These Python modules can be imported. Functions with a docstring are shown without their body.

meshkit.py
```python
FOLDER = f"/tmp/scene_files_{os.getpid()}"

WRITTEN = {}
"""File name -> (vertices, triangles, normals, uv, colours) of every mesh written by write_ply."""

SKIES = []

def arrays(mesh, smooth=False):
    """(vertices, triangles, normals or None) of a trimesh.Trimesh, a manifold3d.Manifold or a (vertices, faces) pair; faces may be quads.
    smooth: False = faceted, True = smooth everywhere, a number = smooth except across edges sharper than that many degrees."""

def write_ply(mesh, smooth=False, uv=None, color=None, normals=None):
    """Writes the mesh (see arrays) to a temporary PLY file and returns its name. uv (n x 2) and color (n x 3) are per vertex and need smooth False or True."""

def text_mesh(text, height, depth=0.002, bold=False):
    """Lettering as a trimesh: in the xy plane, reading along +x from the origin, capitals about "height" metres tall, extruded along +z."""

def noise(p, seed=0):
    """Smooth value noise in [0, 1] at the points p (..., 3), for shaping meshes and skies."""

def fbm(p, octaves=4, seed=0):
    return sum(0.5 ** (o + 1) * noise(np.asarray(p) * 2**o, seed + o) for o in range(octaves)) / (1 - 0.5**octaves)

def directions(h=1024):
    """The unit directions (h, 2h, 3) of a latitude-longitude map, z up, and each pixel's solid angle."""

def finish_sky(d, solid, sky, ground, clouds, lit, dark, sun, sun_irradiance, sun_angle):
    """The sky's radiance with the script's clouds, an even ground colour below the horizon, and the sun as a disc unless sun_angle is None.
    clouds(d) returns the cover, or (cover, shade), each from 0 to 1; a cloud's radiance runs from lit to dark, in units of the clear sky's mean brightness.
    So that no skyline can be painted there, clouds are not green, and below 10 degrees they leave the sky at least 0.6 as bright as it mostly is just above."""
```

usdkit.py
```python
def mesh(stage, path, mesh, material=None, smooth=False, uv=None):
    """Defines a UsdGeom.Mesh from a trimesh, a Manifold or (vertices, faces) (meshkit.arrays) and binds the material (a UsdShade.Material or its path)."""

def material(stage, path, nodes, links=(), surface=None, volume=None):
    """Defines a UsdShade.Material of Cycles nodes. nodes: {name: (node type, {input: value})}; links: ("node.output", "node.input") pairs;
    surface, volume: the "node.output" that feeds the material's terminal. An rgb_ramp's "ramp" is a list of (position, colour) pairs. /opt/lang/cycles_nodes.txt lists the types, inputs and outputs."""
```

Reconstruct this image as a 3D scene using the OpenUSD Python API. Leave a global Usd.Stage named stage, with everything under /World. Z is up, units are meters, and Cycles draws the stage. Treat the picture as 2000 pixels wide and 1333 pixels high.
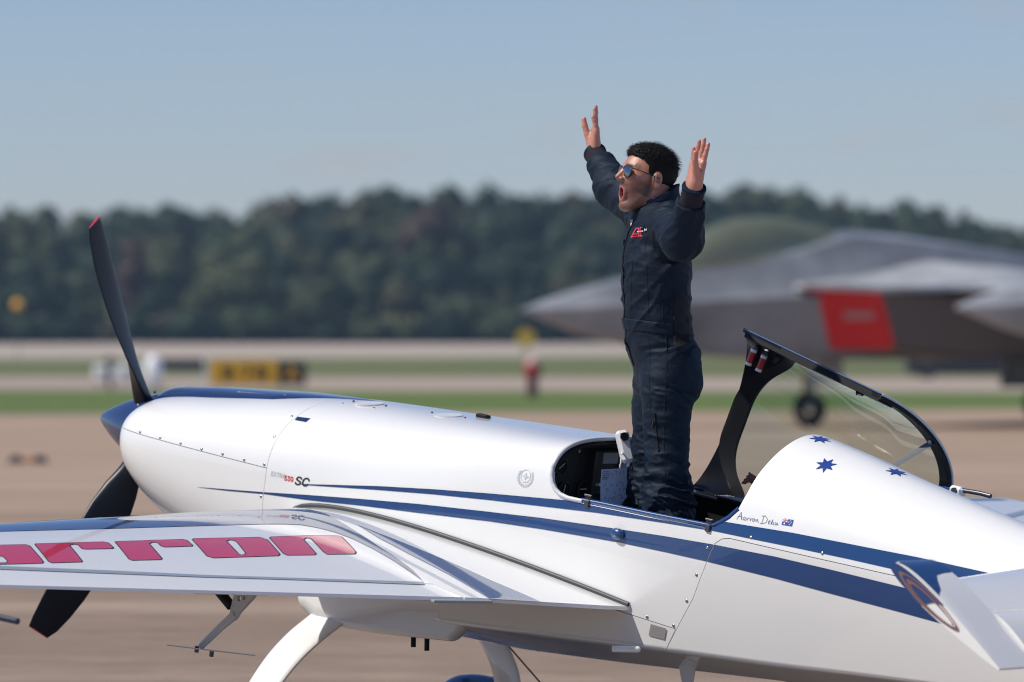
import math, random
import numpy as np, trimesh, manifold3d as m3, usdkit, meshkit
from shapely.geometry import Polygon, LineString, MultiPolygon, Point, box as sbox
from shapely import affinity
from shapely.ops import unary_union
from scipy.interpolate import PchipInterpolator
from pxr import Usd, UsdGeom, UsdLux, UsdShade, Gf, Sdf, Vt

random.seed(7)
stage = Usd.Stage.CreateInMemory()
UsdGeom.SetStageUpAxis(stage, 'Z'); UsdGeom.SetStageMetersPerUnit(stage, 1.0)
world = UsdGeom.Xform.Define(stage, '/World'); stage.SetDefaultPrim(world.GetPrim())
UsdGeom.Scope.Define(stage, '/World/Looks')
rad = math.radians

# ---------------------------------------------------------------- camera
EYE = 1.75
cam = UsdGeom.Camera.Define(stage, '/World/camera')
cam.AddTransformOp().Set(Gf.Matrix4d().SetRotate(Gf.Rotation(Gf.Vec3d(1, 0, 0), 90)) * Gf.Matrix4d().SetTranslate(Gf.Vec3d(0, 0, EYE)))
cam.CreateHorizontalApertureAttr(36.0); cam.CreateVerticalApertureAttr(36.0 * 682 / 1024)
cam.CreateFocalLengthAttr(199.6)
cam.CreateFStopAttr(3.2); cam.CreateFocusDistanceAttr(20.6)
cam.CreateClippingRangeAttr(Gf.Vec2f(0.1, 20000))
cam.CreateExposureAttr(0.16)

# ---------------------------------------------------------------- sun and sky
SUN_EL, SUN_AZ = rad(52.0), rad(-106.0)          # azimuth from +y (away) towards +x (right)
sd = np.array([math.sin(SUN_AZ) * math.cos(SUN_EL), math.cos(SUN_AZ) * math.cos(SUN_EL), math.sin(SUN_EL)])
sun = UsdLux.DistantLight.Define(stage, '/World/sun')
sun.CreateIntensityAttr(1.05); sun.CreateAngleAttr(0.53); sun.CreateNormalizeAttr(True)
sun.CreateColorAttr(Gf.Vec3f(1.0, 0.95, 0.88))
_z = Gf.Vec3d(*sd); _x = Gf.Cross(Gf.Vec3d(0, 0, 1), _z).GetNormalized(); _y = Gf.Cross(_z, _x)
sun.AddTransformOp().Set(Gf.Matrix4d(_x[0], _x[1], _x[2], 0, _y[0], _y[1], _y[2], 0, _z[0], _z[1], _z[2], 0, 0, 0, 0, 1))
sky = UsdLux.DomeLight.Define(stage, '/World/sky')
sky_mat = usdkit.material(stage, '/World/Looks/sky_air', {
    'sky': ('sky_texture', {'sky_type': 'single_scattering', 'sun_disc': False, 'sun_elevation': SUN_EL, 'sun_rotation': SUN_AZ,
                            'air_density': 1.0, 'aerosol_density': 0.12, 'ozone_density': 3.0, 'altitude': 100.0}),
    'tint': ('mix_color', {'blend_type': 'multiply', 'fac': 1.0, 'b': (0.735, 0.785, 1.015)}),
    'co': ('texture_coordinate', {}), 'map': ('mapping', {'mapping_type': 'point', 'scale': (14.0, 14.0, 42.0)}),
    'n': ('noise_texture', {'scale': 1.6, 'detail': 4, 'roughness': 0.5}),
    'cover': ('map_range', {'range_type': 'smoothstep', 'from_min': 0.54, 'from_max': 0.72, 'to_min': 0.0, 'to_max': 0.40}),
    'cloud': ('mix_color', {'blend_type': 'mix', 'b': (4.9, 4.5, 4.6)}),
    'bg': ('background_shader', {'strength': 0.085}),
}, [('sky.color', 'tint.a'), ('co.generated', 'map.vector'), ('map.vector', 'n.vector'), ('n.fac', 'cover.value'), ('cover.result', 'cloud.fac'),
    ('tint.result', 'cloud.a'), ('cloud.result', 'bg.color')], surface='bg.background')
UsdShade.MaterialBindingAPI.Apply(sky.GetPrim()).Bind(sky_mat)
sky.GetPrim().SetCustomDataByKey('kind', 'structure')

# ---------------------------------------------------------------- helpers
used = {}
def numbered(parent, name):
    k = used.get((parent, name), 0); used[(parent, name)] = k + 1
    return parent + '/' + (name if k == 0 else '%s_%03d' % (name, k))
def tag(prim, label=None, category=None, group=None, kind=None):
    for k, v in (('label', label), ('category', category), ('group', group), ('kind', kind)):
        if v: prim.SetCustomDataByKey(k, v)
    return prim
def thing(name, label, category, loc=(0, 0, 0), mat=None, group=None):
    x = UsdGeom.Xform.Define(stage, numbered('/World', name))
    if mat is not None: x.AddTransformOp().Set(Gf.Matrix4d(*[float(v) for v in np.asarray(mat).T.ravel()]))
    else: x.AddTranslateOp().Set(Gf.Vec3d(*map(float, loc)))
    tag(x.GetPrim(), label, category, group)
    return x.GetPrim()
def obj(name, mesh, mat, parent=None, smooth=False, colors=None, label=None):
    if isinstance(mesh, (list, tuple)) and mesh and isinstance(mesh[0], trimesh.Trimesh): mesh = trimesh.util.concatenate(mesh)
    m = usdkit.mesh(stage, numbered(str(parent.GetPath()) if parent else '/World', name), mesh, M[mat] if isinstance(mat, str) else mat, smooth)
    if colors is not None:
        pv = UsdGeom.PrimvarsAPI(m).CreatePrimvar('Cd', Sdf.ValueTypeNames.Color3fArray, 'vertex')
        pv.Set(Vt.Vec3fArray.FromNumpy(np.asarray(colors, np.float32)))
    if label: m.GetPrim().SetCustomDataByKey('label', label)
    return m.GetPrim()
def copy_of(src, name, mat, label, category, group=None):
    x = UsdGeom.Xform.Define(stage, numbered('/World', name))
    x.GetPrim().GetReferences().AddInternalReference(src.GetPath())
    x.ClearXformOpOrder()
    x.AddTransformOp(opSuffix='place').Set(Gf.Matrix4d(*[float(v) for v in np.asarray(mat).T.ravel()]))
    x.GetPrim().SetInstanceable(True)
    return tag(x.GetPrim(), label, category, group)

def tm(v, f): return trimesh.Trimesh(np.asarray(v, float), np.asarray(f, int), process=False)
def grid_mesh(P, closed_u=False, closed_v=False):
    """P (n, m, 3) grid of points -> trimesh"""
    n, m = P.shape[:2]; ids = np.arange(n * m).reshape(n, m)
    if closed_u: ids = np.vstack([ids, ids[:1]])
    if closed_v: ids = np.hstack([ids, ids[:, :1]])
    a, b, c, d = ids[:-1, :-1], ids[1:, :-1], ids[1:, 1:], ids[:-1, 1:]
    f = np.concatenate([np.stack([a, b, c], -1).reshape(-1, 3), np.stack([a, c, d], -1).reshape(-1, 3)])
    return tm(P.reshape(-1, 3), f)
def loft(secs, cap=True):
    """secs (n, m, 3): closed sections -> closed trimesh, outward oriented"""
    P = np.asarray(secs, float); n, m = P.shape[:2]
    g = grid_mesh(P, closed_v=True); v, f = g.vertices, g.faces
    if cap:
        c0, c1 = P[0].mean(0), P[-1].mean(0); v = np.vstack([v, c0, c1]); i = np.arange(m); j = (i + 1) % m
        f = np.vstack([f, np.stack([np.full(m, n * m), i, j], 1), np.stack([np.full(m, n * m + 1), (n - 1) * m + j, (n - 1) * m + i], 1)])
    t = tm(v, f)
    if cap and t.volume < 0: t.invert()
    return t
def tube(pts, r, sides=10, cap=True, flat=None):
    """round (or flattened by flat=(a, b) half sizes) tube along points"""
    p = np.asarray(pts, float); t = np.gradient(p, axis=0); t /= np.linalg.norm(t, axis=1, keepdims=True) + 1e-12
    up = np.array([0, 0, 1.0]) if abs(t[:, 2]).mean() < 0.9 else np.array([1.0, 0, 0])
    a = np.cross(t, up); a /= np.linalg.norm(a, axis=1, keepdims=True) + 1e-12; b = np.cross(t, a)
    ang = np.arange(sides) * 2 * np.pi / sides; r = np.broadcast_to(r, (len(p),))
    fa, fb = flat or (1, 1)
    return loft(p[:, None] + r[:, None, None] * (fa * np.cos(ang)[None, :, None] * a[:, None] + fb * np.sin(ang)[None, :, None] * b[:, None]), cap)
def box(size, center=(0, 0, 0), bevel=0.0, rot=None):
    s = np.asarray(size, float) / 2
    if bevel > 0:
        q = [np.array([i, j, k]) * s for i in (-1, 1) for j in (-1, 1) for k in (-1, 1)]
        pts = np.vstack([np.array([c - np.sign(c) * bevel * np.array(e) for e in ((1, 1, 0), (1, 0, 1), (0, 1, 1))]) for c in q])
        m = trimesh.convex.convex_hull(pts)
    else: m = trimesh.creation.box(size)
    if rot is not None:
        T = np.eye(4); T[:3, :3] = rot; m.apply_transform(T)
    m.apply_translation(center); return m
def cyl(p0, p1, r, sides=16, r1=None):
    return tube(np.linspace(p0, p1, 2), [r, r if r1 is None else r1], sides)
def ball(c, r, n=2, scale=(1, 1, 1)):
    m = trimesh.creation.icosphere(n, r); m.apply_scale(scale); m.apply_translation(c); return m
def rotz(a): c, s = math.cos(a), math.sin(a); return np.array([[c, -s, 0], [s, c, 0], [0, 0, 1.0]])
def rotx(a): c, s = math.cos(a), math.sin(a); return np.array([[1.0, 0, 0], [0, c, -s], [0, s, c]])
def roty(a): c, s = math.cos(a), math.sin(a); return np.array([[c, 0, s], [0, 1.0, 0], [-s, 0, c]])
def xf(R, t):
    T = np.eye(4); T[:3, :3] = R; T[:3, 3] = t; return T
def to_man(t):
    t = t.copy(); t.merge_vertices()
    return m3.Manifold(m3.Mesh(np.asarray(t.vertices, np.float32), np.asarray(t.faces, np.uint32)))
def from_man(m):
    q = m.to_mesh(); return tm(q.vert_properties[:, :3], q.tri_verts)

# ---------------------------------------------------------------- materials
M = {}
def paint(name, color, rough=0.3, coat=0.0, metal=0.0, spec=0.5, **kw):
    M[name] = usdkit.material(stage, '/World/Looks/' + name, {'p': ('principled_bsdf', {'base_color': color, 'roughness': rough, 'coat_weight': coat, 'coat_roughness': 0.03, 'metallic': metal, 'specular_ior_level': spec, **kw})}, surface='p.BSDF')
def varied(name, stops, scale, rough=0.8, detail=4, stretch=(1, 1, 1), bump=0.0, bump_scale=None, spec=0.3, bump_dist=0.01, coat=0.0, roughness=0.55, **kw):
    nodes = {'g': ('geometry', {}), 'map': ('mapping', {'mapping_type': 'point', 'scale': stretch}),
             'n': ('noise_texture', {'scale': scale, 'detail': detail, 'roughness': roughness}), 'r': ('rgb_ramp', {'ramp': stops}),
             'p': ('principled_bsdf', {'roughness': rough, 'specular_ior_level': spec, 'coat_weight': coat, **kw})}
    links = [('g.position', 'map.vector'), ('map.vector', 'n.vector'), ('n.fac', 'r.fac'), ('r.color', 'p.base_color')]
    if bump:
        nodes['n2'] = ('noise_texture', {'scale': bump_scale or scale * 4, 'detail': 3}); nodes['b'] = ('bump', {'strength': bump, 'distance': bump_dist})
        links += [('map.vector', 'n2.vector'), ('n2.fac', 'b.height'), ('b.normal', 'p.normal')]
    M[name] = usdkit.material(stage, '/World/Looks/' + name, nodes, links, surface='p.BSDF')
varied('white_paint', [(0.3, (0.775, 0.77, 0.735)), (0.75, (0.815, 0.81, 0.775))], 1.3, rough=0.32, detail=5, spec=0.5, coat=1.0, coat_roughness=0.025)
paint('panel_white', (0.745, 0.74, 0.705), 0.34, 1.0)
varied('blue_paint', [(0.3, (0.0036, 0.038, 0.140)), (0.7, (0.0048, 0.046, 0.165))], 3.0, rough=0.3, spec=0.5, coat=1.0, coat_roughness=0.03)
paint('navy_paint', (0.0045, 0.022, 0.085), 0.28, 1.0)
paint('silver_paint', (0.36, 0.40, 0.43), 0.35, 0.6, metal=0.25)
paint('grey_stripe', (0.30, 0.34, 0.40), 0.35, 1.0)
paint('red_paint', (0.62, 0.012, 0.035), 0.3, 1.0)
paint('dark_line', (0.02, 0.025, 0.05), 0.5)
paint('seam_dark', (0.10, 0.10, 0.105), 0.7)
paint('rubber', (0.035, 0.037, 0.04), 0.6)
paint('rubber_grey', (0.045, 0.047, 0.05), 0.5)
paint('black_gloss', (0.008, 0.009, 0.011), 0.18, 0.5)
paint('black_matte', (0.006, 0.006, 0.007), 0.55, spec=0.25)
paint('steel', (0.55, 0.55, 0.56), 0.25, metal=1.0)
paint('dark_steel', (0.10, 0.10, 0.105), 0.35, metal=0.8)
paint('light_grey', (0.55, 0.56, 0.57), 0.4)
paint('leg_white', (0.74, 0.735, 0.705), 0.3, 0.8)
paint('grey_part', (0.30, 0.31, 0.32), 0.5)
paint('light_grey_plastic', (0.66, 0.66, 0.66), 0.4)
paint('paper_blue', (0.50, 0.56, 0.70), 0.8)
paint('pen_ink', (0.03, 0.035, 0.07), 0.7)
paint('toy_brown', (0.26, 0.10, 0.06), 0.7)
paint('sign_yellow', (0.55, 0.31, 0.012), 0.5)
paint('sign_black', (0.012, 0.012, 0.012), 0.5)
paint('sign_navy', (0.012, 0.016, 0.035), 0.5)
paint('post_red', (0.32, 0.03, 0.03), 0.5)
paint('post_maroon', (0.075, 0.02, 0.022), 0.6)
paint('post_pale', (0.60, 0.36, 0.32), 0.6)
paint('cream_post', (0.55, 0.48, 0.36), 0.6)
paint('cone_orange', (0.70, 0.36, 0.03), 0.7)
paint('cone_orange_dark', (0.50, 0.20, 0.05), 0.7)
paint('shirt_cream', (0.55, 0.50, 0.43), 0.8)
paint('shirt_blue', (0.006, 0.014, 0.07), 0.8)
paint('teeth_white', (0.55, 0.52, 0.47), 0.4)
paint('moulded_black', (0.0045, 0.0055, 0.008), 0.26, 0.0, spec=0.42)
paint('panel_black', (0.018, 0.018, 0.02), 0.5)
paint('strap_grey', (0.16, 0.16, 0.17), 0.7)
varied('blade_black', [(0.35, (0.0020, 0.0036, 0.0070)), (0.7, (0.0040, 0.0066, 0.0115))], 6, rough=0.38, spec=0.28)
# ---------------------------------------------------------------- ground, verges, runway, wooded rise
def smooth01(t): t = np.clip(t, 0, 1); return t * t * (3 - 2 * t)
def ground_z(y):
    y = np.asarray(y, float)
    return 1.25 * smooth01((y - 560) / 440) + 13.0 * smooth01((y - 1000) / 190) + 8.0 * smooth01((y - 1190) / 500)
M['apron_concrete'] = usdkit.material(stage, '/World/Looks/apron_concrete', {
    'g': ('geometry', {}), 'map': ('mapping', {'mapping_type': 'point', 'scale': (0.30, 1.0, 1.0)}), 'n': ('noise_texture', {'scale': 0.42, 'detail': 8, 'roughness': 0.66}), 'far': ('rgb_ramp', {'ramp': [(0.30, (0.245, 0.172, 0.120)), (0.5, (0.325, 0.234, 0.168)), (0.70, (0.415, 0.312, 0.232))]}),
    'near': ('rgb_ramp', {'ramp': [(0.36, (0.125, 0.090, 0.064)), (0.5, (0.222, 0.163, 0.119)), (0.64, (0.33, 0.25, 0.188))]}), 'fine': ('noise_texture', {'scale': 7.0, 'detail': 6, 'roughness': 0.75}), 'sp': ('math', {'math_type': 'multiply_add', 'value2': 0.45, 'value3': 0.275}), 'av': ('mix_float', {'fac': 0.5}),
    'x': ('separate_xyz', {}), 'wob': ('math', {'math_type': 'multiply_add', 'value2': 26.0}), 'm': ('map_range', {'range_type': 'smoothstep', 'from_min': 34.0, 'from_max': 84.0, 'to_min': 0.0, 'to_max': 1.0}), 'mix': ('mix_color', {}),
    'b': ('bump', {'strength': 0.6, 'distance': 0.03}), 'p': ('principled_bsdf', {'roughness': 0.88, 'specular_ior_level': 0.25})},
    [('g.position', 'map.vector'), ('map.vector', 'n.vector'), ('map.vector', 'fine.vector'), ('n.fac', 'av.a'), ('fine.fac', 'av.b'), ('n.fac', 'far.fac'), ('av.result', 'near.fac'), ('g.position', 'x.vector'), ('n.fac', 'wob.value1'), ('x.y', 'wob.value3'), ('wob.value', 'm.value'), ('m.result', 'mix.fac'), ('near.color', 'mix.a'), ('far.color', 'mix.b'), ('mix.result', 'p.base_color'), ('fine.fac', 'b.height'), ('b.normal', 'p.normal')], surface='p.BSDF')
varied('taxi_concrete', [(0.3, (0.30, 0.235, 0.185)), (0.7, (0.38, 0.31, 0.25))], 0.08, rough=0.9, stretch=(0.3, 1, 1))
varied('runway_concrete', [(0.3, (0.33, 0.272, 0.215)), (0.7, (0.43, 0.365, 0.30))], 0.03, rough=0.9, stretch=(0.25, 1, 1))
varied('mown_grass', [(0.25, (0.070, 0.112, 0.022)), (0.5, (0.094, 0.140, 0.031)), (0.75, (0.130, 0.160, 0.050))], 0.22, rough=0.95, detail=6, stretch=(0.4, 1, 1), bump=0.8, bump_scale=7, bump_dist=0.06)
varied('dry_grass', [(0.25, (0.085, 0.105, 0.032)), (0.55, (0.112, 0.128, 0.044)), (0.8, (0.155, 0.150, 0.070))], 0.1, rough=0.95, detail=6, stretch=(0.3, 1, 1))
varied('field_grass', [(0.3, (0.07, 0.085, 0.03)), (0.7, (0.12, 0.12, 0.05))], 0.02, rough=0.95)
ys = np.concatenate([[-700, -300, -60], np.linspace(0, 540, 10), np.linspace(560, 1250, 36), [1300, 1400, 1500, 1700, 2000]])
xs = np.concatenate([[-1800, -1000], np.linspace(-500, 500, 11), [1000, 1800]])
Y_, X_ = np.meshgrid(ys, xs, indexing='ij')
def up_sheet(P):
    g = grid_mesh(P)
    if np.cross(g.triangles[0][1] - g.triangles[0][0], g.triangles[0][2] - g.triangles[0][0])[2] < 0: g.invert()
    return g
tag(obj('terrain', up_sheet(np.stack([X_, Y_, ground_z(Y_)], -1)), 'field_grass', smooth=True), kind='structure')
def band(name, near, far, mat, dz, rough_edge, xlim=900.0, seed=0):
    """a sheet between two edge lines given as distances at x = -20 and x = +20 (slope carried on)"""
    rs = np.random.RandomState(seed); xq = np.unique(np.concatenate([[-xlim, -400, -200], np.linspace(-120, 120, 241), [200, 400, xlim]]))
    n0, n1 = near[0] + (near[1] - near[0]) * (xq + 20) / 40, far[0] + (far[1] - far[0]) * (xq + 20) / 40
    wob = lambda k: rough_edge * (meshkit.fbm(np.stack([xq * 0.35, xq * 0 + seed, xq * 0 + k], -1), 4) - 0.5) * 2
    n0 = np.maximum(n0 + wob(1), -80); n1 = n1 + wob(5)
    tt = np.linspace(0, 1, 14)[:, None]; y = n0[None] * (1 - tt) + n1[None] * tt
    return tag(obj(name, up_sheet(np.stack([np.broadcast_to(xq, y.shape), y, ground_z(y) + dz], -1)), mat, smooth=True), kind='structure')
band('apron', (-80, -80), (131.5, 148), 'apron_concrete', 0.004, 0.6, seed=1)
band('grass_verge', (131.5, 148), (203, 194), 'mown_grass', 0.008, 0.8, seed=1)
band('taxiway', (203, 194), (274, 270), 'taxi_concrete', 0.012, 1.5, seed=3)
band('infield_grass', (274, 270), (590, 640), 'dry_grass', 0.016, 2.5, seed=4)
band('runway', (590, 640), (985, 990), 'runway_concrete', 0.020, 3.0, seed=5)

# trees: five kinds of crown, leaf clumps over an uneven core
def leaf_mat(name, stops):
    M[name] = usdkit.material(stage, '/World/Looks/' + name, {
        'g': ('geometry', {}), 'n': ('noise_texture', {'scale': 0.075, 'detail': 4, 'roughness': 0.6}), 'i': ('object_info', {}), 'a': ('math', {'math_type': 'multiply_add', 'value2': 0.5, 'value3': 0.0}),
        'b': ('math', {'math_type': 'multiply_add', 'value2': 0.5}), 'r': ('rgb_ramp', {'ramp': stops}),
        'p': ('principled_bsdf', {'roughness': 0.6, 'specular_ior_level': 0.25}), 't': ('translucent_bsdf', {}), 'm': ('mix_closure', {'fac': 0.22})},
        [('g.position', 'n.vector'), ('i.random', 'a.value1'), ('n.fac', 'b.value1'), ('a.value', 'b.value3'), ('b.value', 'r.fac'), ('r.color', 'p.base_color'), ('r.color', 't.color'), ('p.BSDF', 'm.closure1'), ('t.BSDF', 'm.closure2')], surface='m.closure')
leaf_mat('leaves_wood', [(0.28, (0.012, 0.027, 0.012)), (0.43, (0.020, 0.041, 0.016)), (0.57, (0.036, 0.058, 0.020)), (0.67, (0.064, 0.074, 0.026)), (0.78, (0.060, 0.047, 0.025))])
leaf_mat('leaves_rust', [(0.3, (0.055, 0.037, 0.025)), (0.7, (0.082, 0.050, 0.033))])
leaf_mat('leaves_olive', [(0.3, (0.050, 0.064, 0.025)), (0.7, (0.075, 0.088, 0.034))])
paint('bark', (0.055, 0.045, 0.036), 0.9)
def crown_mesh(seed, lobes, n=620, size=0.62):
    rs = np.random.RandomState(seed); parts, pts, nrm = [], [], []
    for c, r in lobes:
        s = trimesh.creation.icosphere(2, 1.0); v = np.asarray(s.vertices)
        d = 0.62 + 0.5 * meshkit.fbm(v * 2.2 + seed * 3.1 + np.array(c), 3)
        parts.append(tm(v * d[:, None] * np.array(r) * 0.9 + c, s.faces))
    vol = np.array([np.prod(r) ** 0.67 for _, r in lobes]); k = rs.choice(len(lobes), n, p=vol / vol.sum())
    u = rs.normal(size=(n, 3)); u /= np.linalg.norm(u, axis=1, keepdims=True)
    rr = 0.72 + 0.4 * rs.rand(n)
    C = np.array([l[0] for l in lobes])[k]; R = np.array([l[1] for l in lobes])[k]
    p = C + u * R * rr[:, None]
    a = rs.normal(size=(n, 3)); a -= u * (a * u).sum(1, keepdims=True) * 0.6; a /= np.linalg.norm(a, axis=1, keepdims=True)
    b = np.cross(u, a); s = size * (0.6 + 0.8 * rs.rand(n, 1))
    q = np.stack([p + a * s, p + b * s * 0.8, p - a * s, p - b * s * 0.7], 1).reshape(-1, 3); i = np.arange(n)[:, None] * 4
    parts.append(tm(q, np.vstack([i + [0, 1, 2], i + [0, 2, 3]])))
    return trimesh.util.concatenate(parts)
def trunk_mesh(h, r, seed):
    rs = np.random.RandomState(seed); z = np.linspace(0, h, 6)
    parts = [tube(np.stack([np.cumsum(rs.normal(0, .08, 6)), np.cumsum(rs.normal(0, .08, 6)), z], -1), np.linspace(r, r * 0.35, 6), 7)]
    for k in range(4):
        a = rs.rand() * 6.28; z0 = h * (0.45 + 0.12 * k); parts.append(tube(np.array([[0, 0, z0], [math.cos(a) * 1.4, math.sin(a) * 1.4, z0 + 1.3], [math.cos(a) * 2.5, math.sin(a) * 2.5, z0 + 2.8]]), [r * .4, r * .3, r * .12], 6))
    return trimesh.util.concatenate(parts)
def lobes_of(kind, seed):
    rs = np.random.RandomState(seed); L = []
    if kind == 'round': L = [((0, 0, 11.0), (4.6, 4.6, 4.8))] + [((3.0 * math.cos(a), 3.0 * math.sin(a), 8.5 + 3 * rs.rand()), (2.6, 2.6, 2.5)) for a in rs.rand(6) * 6.28] + [((0.6, 0.4, 14.6), (2.6, 2.6, 2.2))]
    if kind == 'tall': L = [((0, 0, 9.0), (3.4, 3.4, 5.2)), ((0.4, 0, 14.5), (2.5, 2.5, 3.4))] + [((2.2 * math.cos(a), 2.2 * math.sin(a), 6 + 7 * rs.rand()), (2.0, 2.0, 2.1)) for a in rs.rand(6) * 6.28]
    if kind == 'broad': L = [((0, 0, 9.0), (5.6, 5.6, 4.2)), ((2.8, -1, 11.5), (3.2, 3.2, 2.8)), ((-2.9, 1, 11.8), (3.3, 3.3, 3.0))] + [((4.0 * math.cos(a), 4.0 * math.sin(a), 6 + 3 * rs.rand()), (2.4, 2.4, 2.2)) for a in rs.rand(6) * 6.28]
    if kind == 'pine': L = [((0, 0, 5 + 2.3 * k), (3.6 - 0.5 * k, 3.6 - 0.5 * k, 1.9)) for k in range(6)]
    if kind == 'shrub': L = [((2.2 * math.cos(a), 2.2 * math.sin(a), 2.0 + 1.8 * rs.rand()), (2.4, 2.4, 2.4)) for a in rs.rand(7) * 6.28] + [((0, 0, 4.2), (3.2, 3.2, 2.6))]
    return L
KINDS = ['round', 'tall', 'broad', 'pine', 'shrub']; TOPS = {'round': 16.6, 'tall': 17.7, 'broad': 14.6, 'pine': 18.2, 'shrub': 6.6}
def skyline(px): return np.interp(px, [-400, 0, 100, 180, 270, 330, 400, 480, 560, 650, 750, 850, 950, 1050, 1120, 1400, 1450, 1550, 1650, 1750, 1850, 1950, 2000, 2400],
                                  [400, 408, 400, 396, 390, 384, 404, 405, 384, 376, 364, 366, 360, 366, 368, 364, 359, 369, 382, 390, 400, 415, 425, 420])
wood = UsdGeom.PointInstancer.Define(stage, '/World/wood'); tag(wood.GetPrim(), 'far dark green wood along the skyline beyond the runway', 'wood', kind='stuff')
for k, kd in enumerate(KINDS):
    pr = UsdGeom.Xform.Define(stage, '/World/wood/%s_tree' % kd).GetPrim()
    obj('crown', crown_mesh(k + 3, lobes_of(kd, k)), 'leaves_wood', pr)
    obj('trunk', trunk_mesh(TOPS[kd] * 0.6, 0.3, k), 'bark', pr)
wood.CreatePrototypesRel().SetTargets([Sdf.Path('/World/wood/%s_tree' % kd) for kd in KINDS])
rs = np.random.RandomState(21); pos, idx, scl, ori = [], [], [], []
for row, (yr, frac) in enumerate([(1002, 0.0), (1012, 0.42), (1026, 0.52), (1044, 0.62), (1066, 0.72), (1092, 0.82), (1122, 0.92), (1155, 1.0), (1190, 1.0)]):
    x = -150.0 + rs.rand() * 6
    while x < 150:
        y = yr + rs.uniform(-6, 6); px = 1000 + x / y * 11088
        ztop = EYE + (666.5 - skyline(px)) * y / 11088; gz = float(ground_z(y))
        if row == 0: k, h = 4, rs.uniform(3.2, 7.5)
        else:
            k = rs.choice([0, 1, 2, 3], p=[.34, .24, .27, .15]); h = (ztop - gz) * (frac if frac < 1 else 1) * rs.uniform(0.80, 1.04)
            h = float(np.clip(h, 9, 27))
        s = h / TOPS[KINDS[k]]; w = s * rs.uniform(0.85, 1.2) if row else s * rs.uniform(0.9, 1.6)
        pos.append((x, y, gz - 0.15)); idx.append(int(k)); scl.append((w, w, s)); a = rs.rand() * math.pi; ori.append(Gf.Quath(math.cos(a), 0, 0, math.sin(a)))
        x += (4.2 if row == 0 else 6.4) * rs.uniform(0.6, 1.35)
wood.CreatePositionsAttr([Gf.Vec3f(*p) for p in pos]); wood.CreateProtoIndicesAttr(idx)
wood.CreateScalesAttr([Gf.Vec3f(*s) for s in scl]); wood.CreateOrientationsAttr(ori)
def tree(px, py_top, y, kind, mat, label, seed, h):
    gz = float(ground_z(y)); s = h / TOPS[kind]; x = (px - 1000) * y / 11088
    t = thing('tree', label, 'tree', (x, y, gz - 0.1))
    c = crown_mesh(seed, lobes_of(kind, seed)); c.apply_scale(s); obj('crown', c, mat, t)
    k = trunk_mesh(TOPS[kind] * 0.6, 0.3, seed); k.apply_scale(s); obj('trunk', k, 'bark', t)
tree(838, 0, 1060, 'round', 'leaves_rust', 'tree with a reddish brown autumn crown high in the wood, left of the pilot', 41, 24)
tree(455, 0, 1007, 'broad', 'leaves_olive', 'pale olive green broad tree at the front of the wood above the yellow sign', 43, 17)
tree(905, 0, 1001, 'shrub', 'leaves_olive', 'low pale olive bushy tree at the foot of the wood, left of the jet nose', 45, 8.5)
tree(610, 0, 1003, 'broad', 'leaves_olive', 'light green tree at the foot of the wood above the yellow sign panel', 46, 12)
tree(255, 0, 1012, 'tall', 'leaves_rust', 'slim brownish tree in the wood just right of the upper propeller blade', 47, 19)

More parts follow.
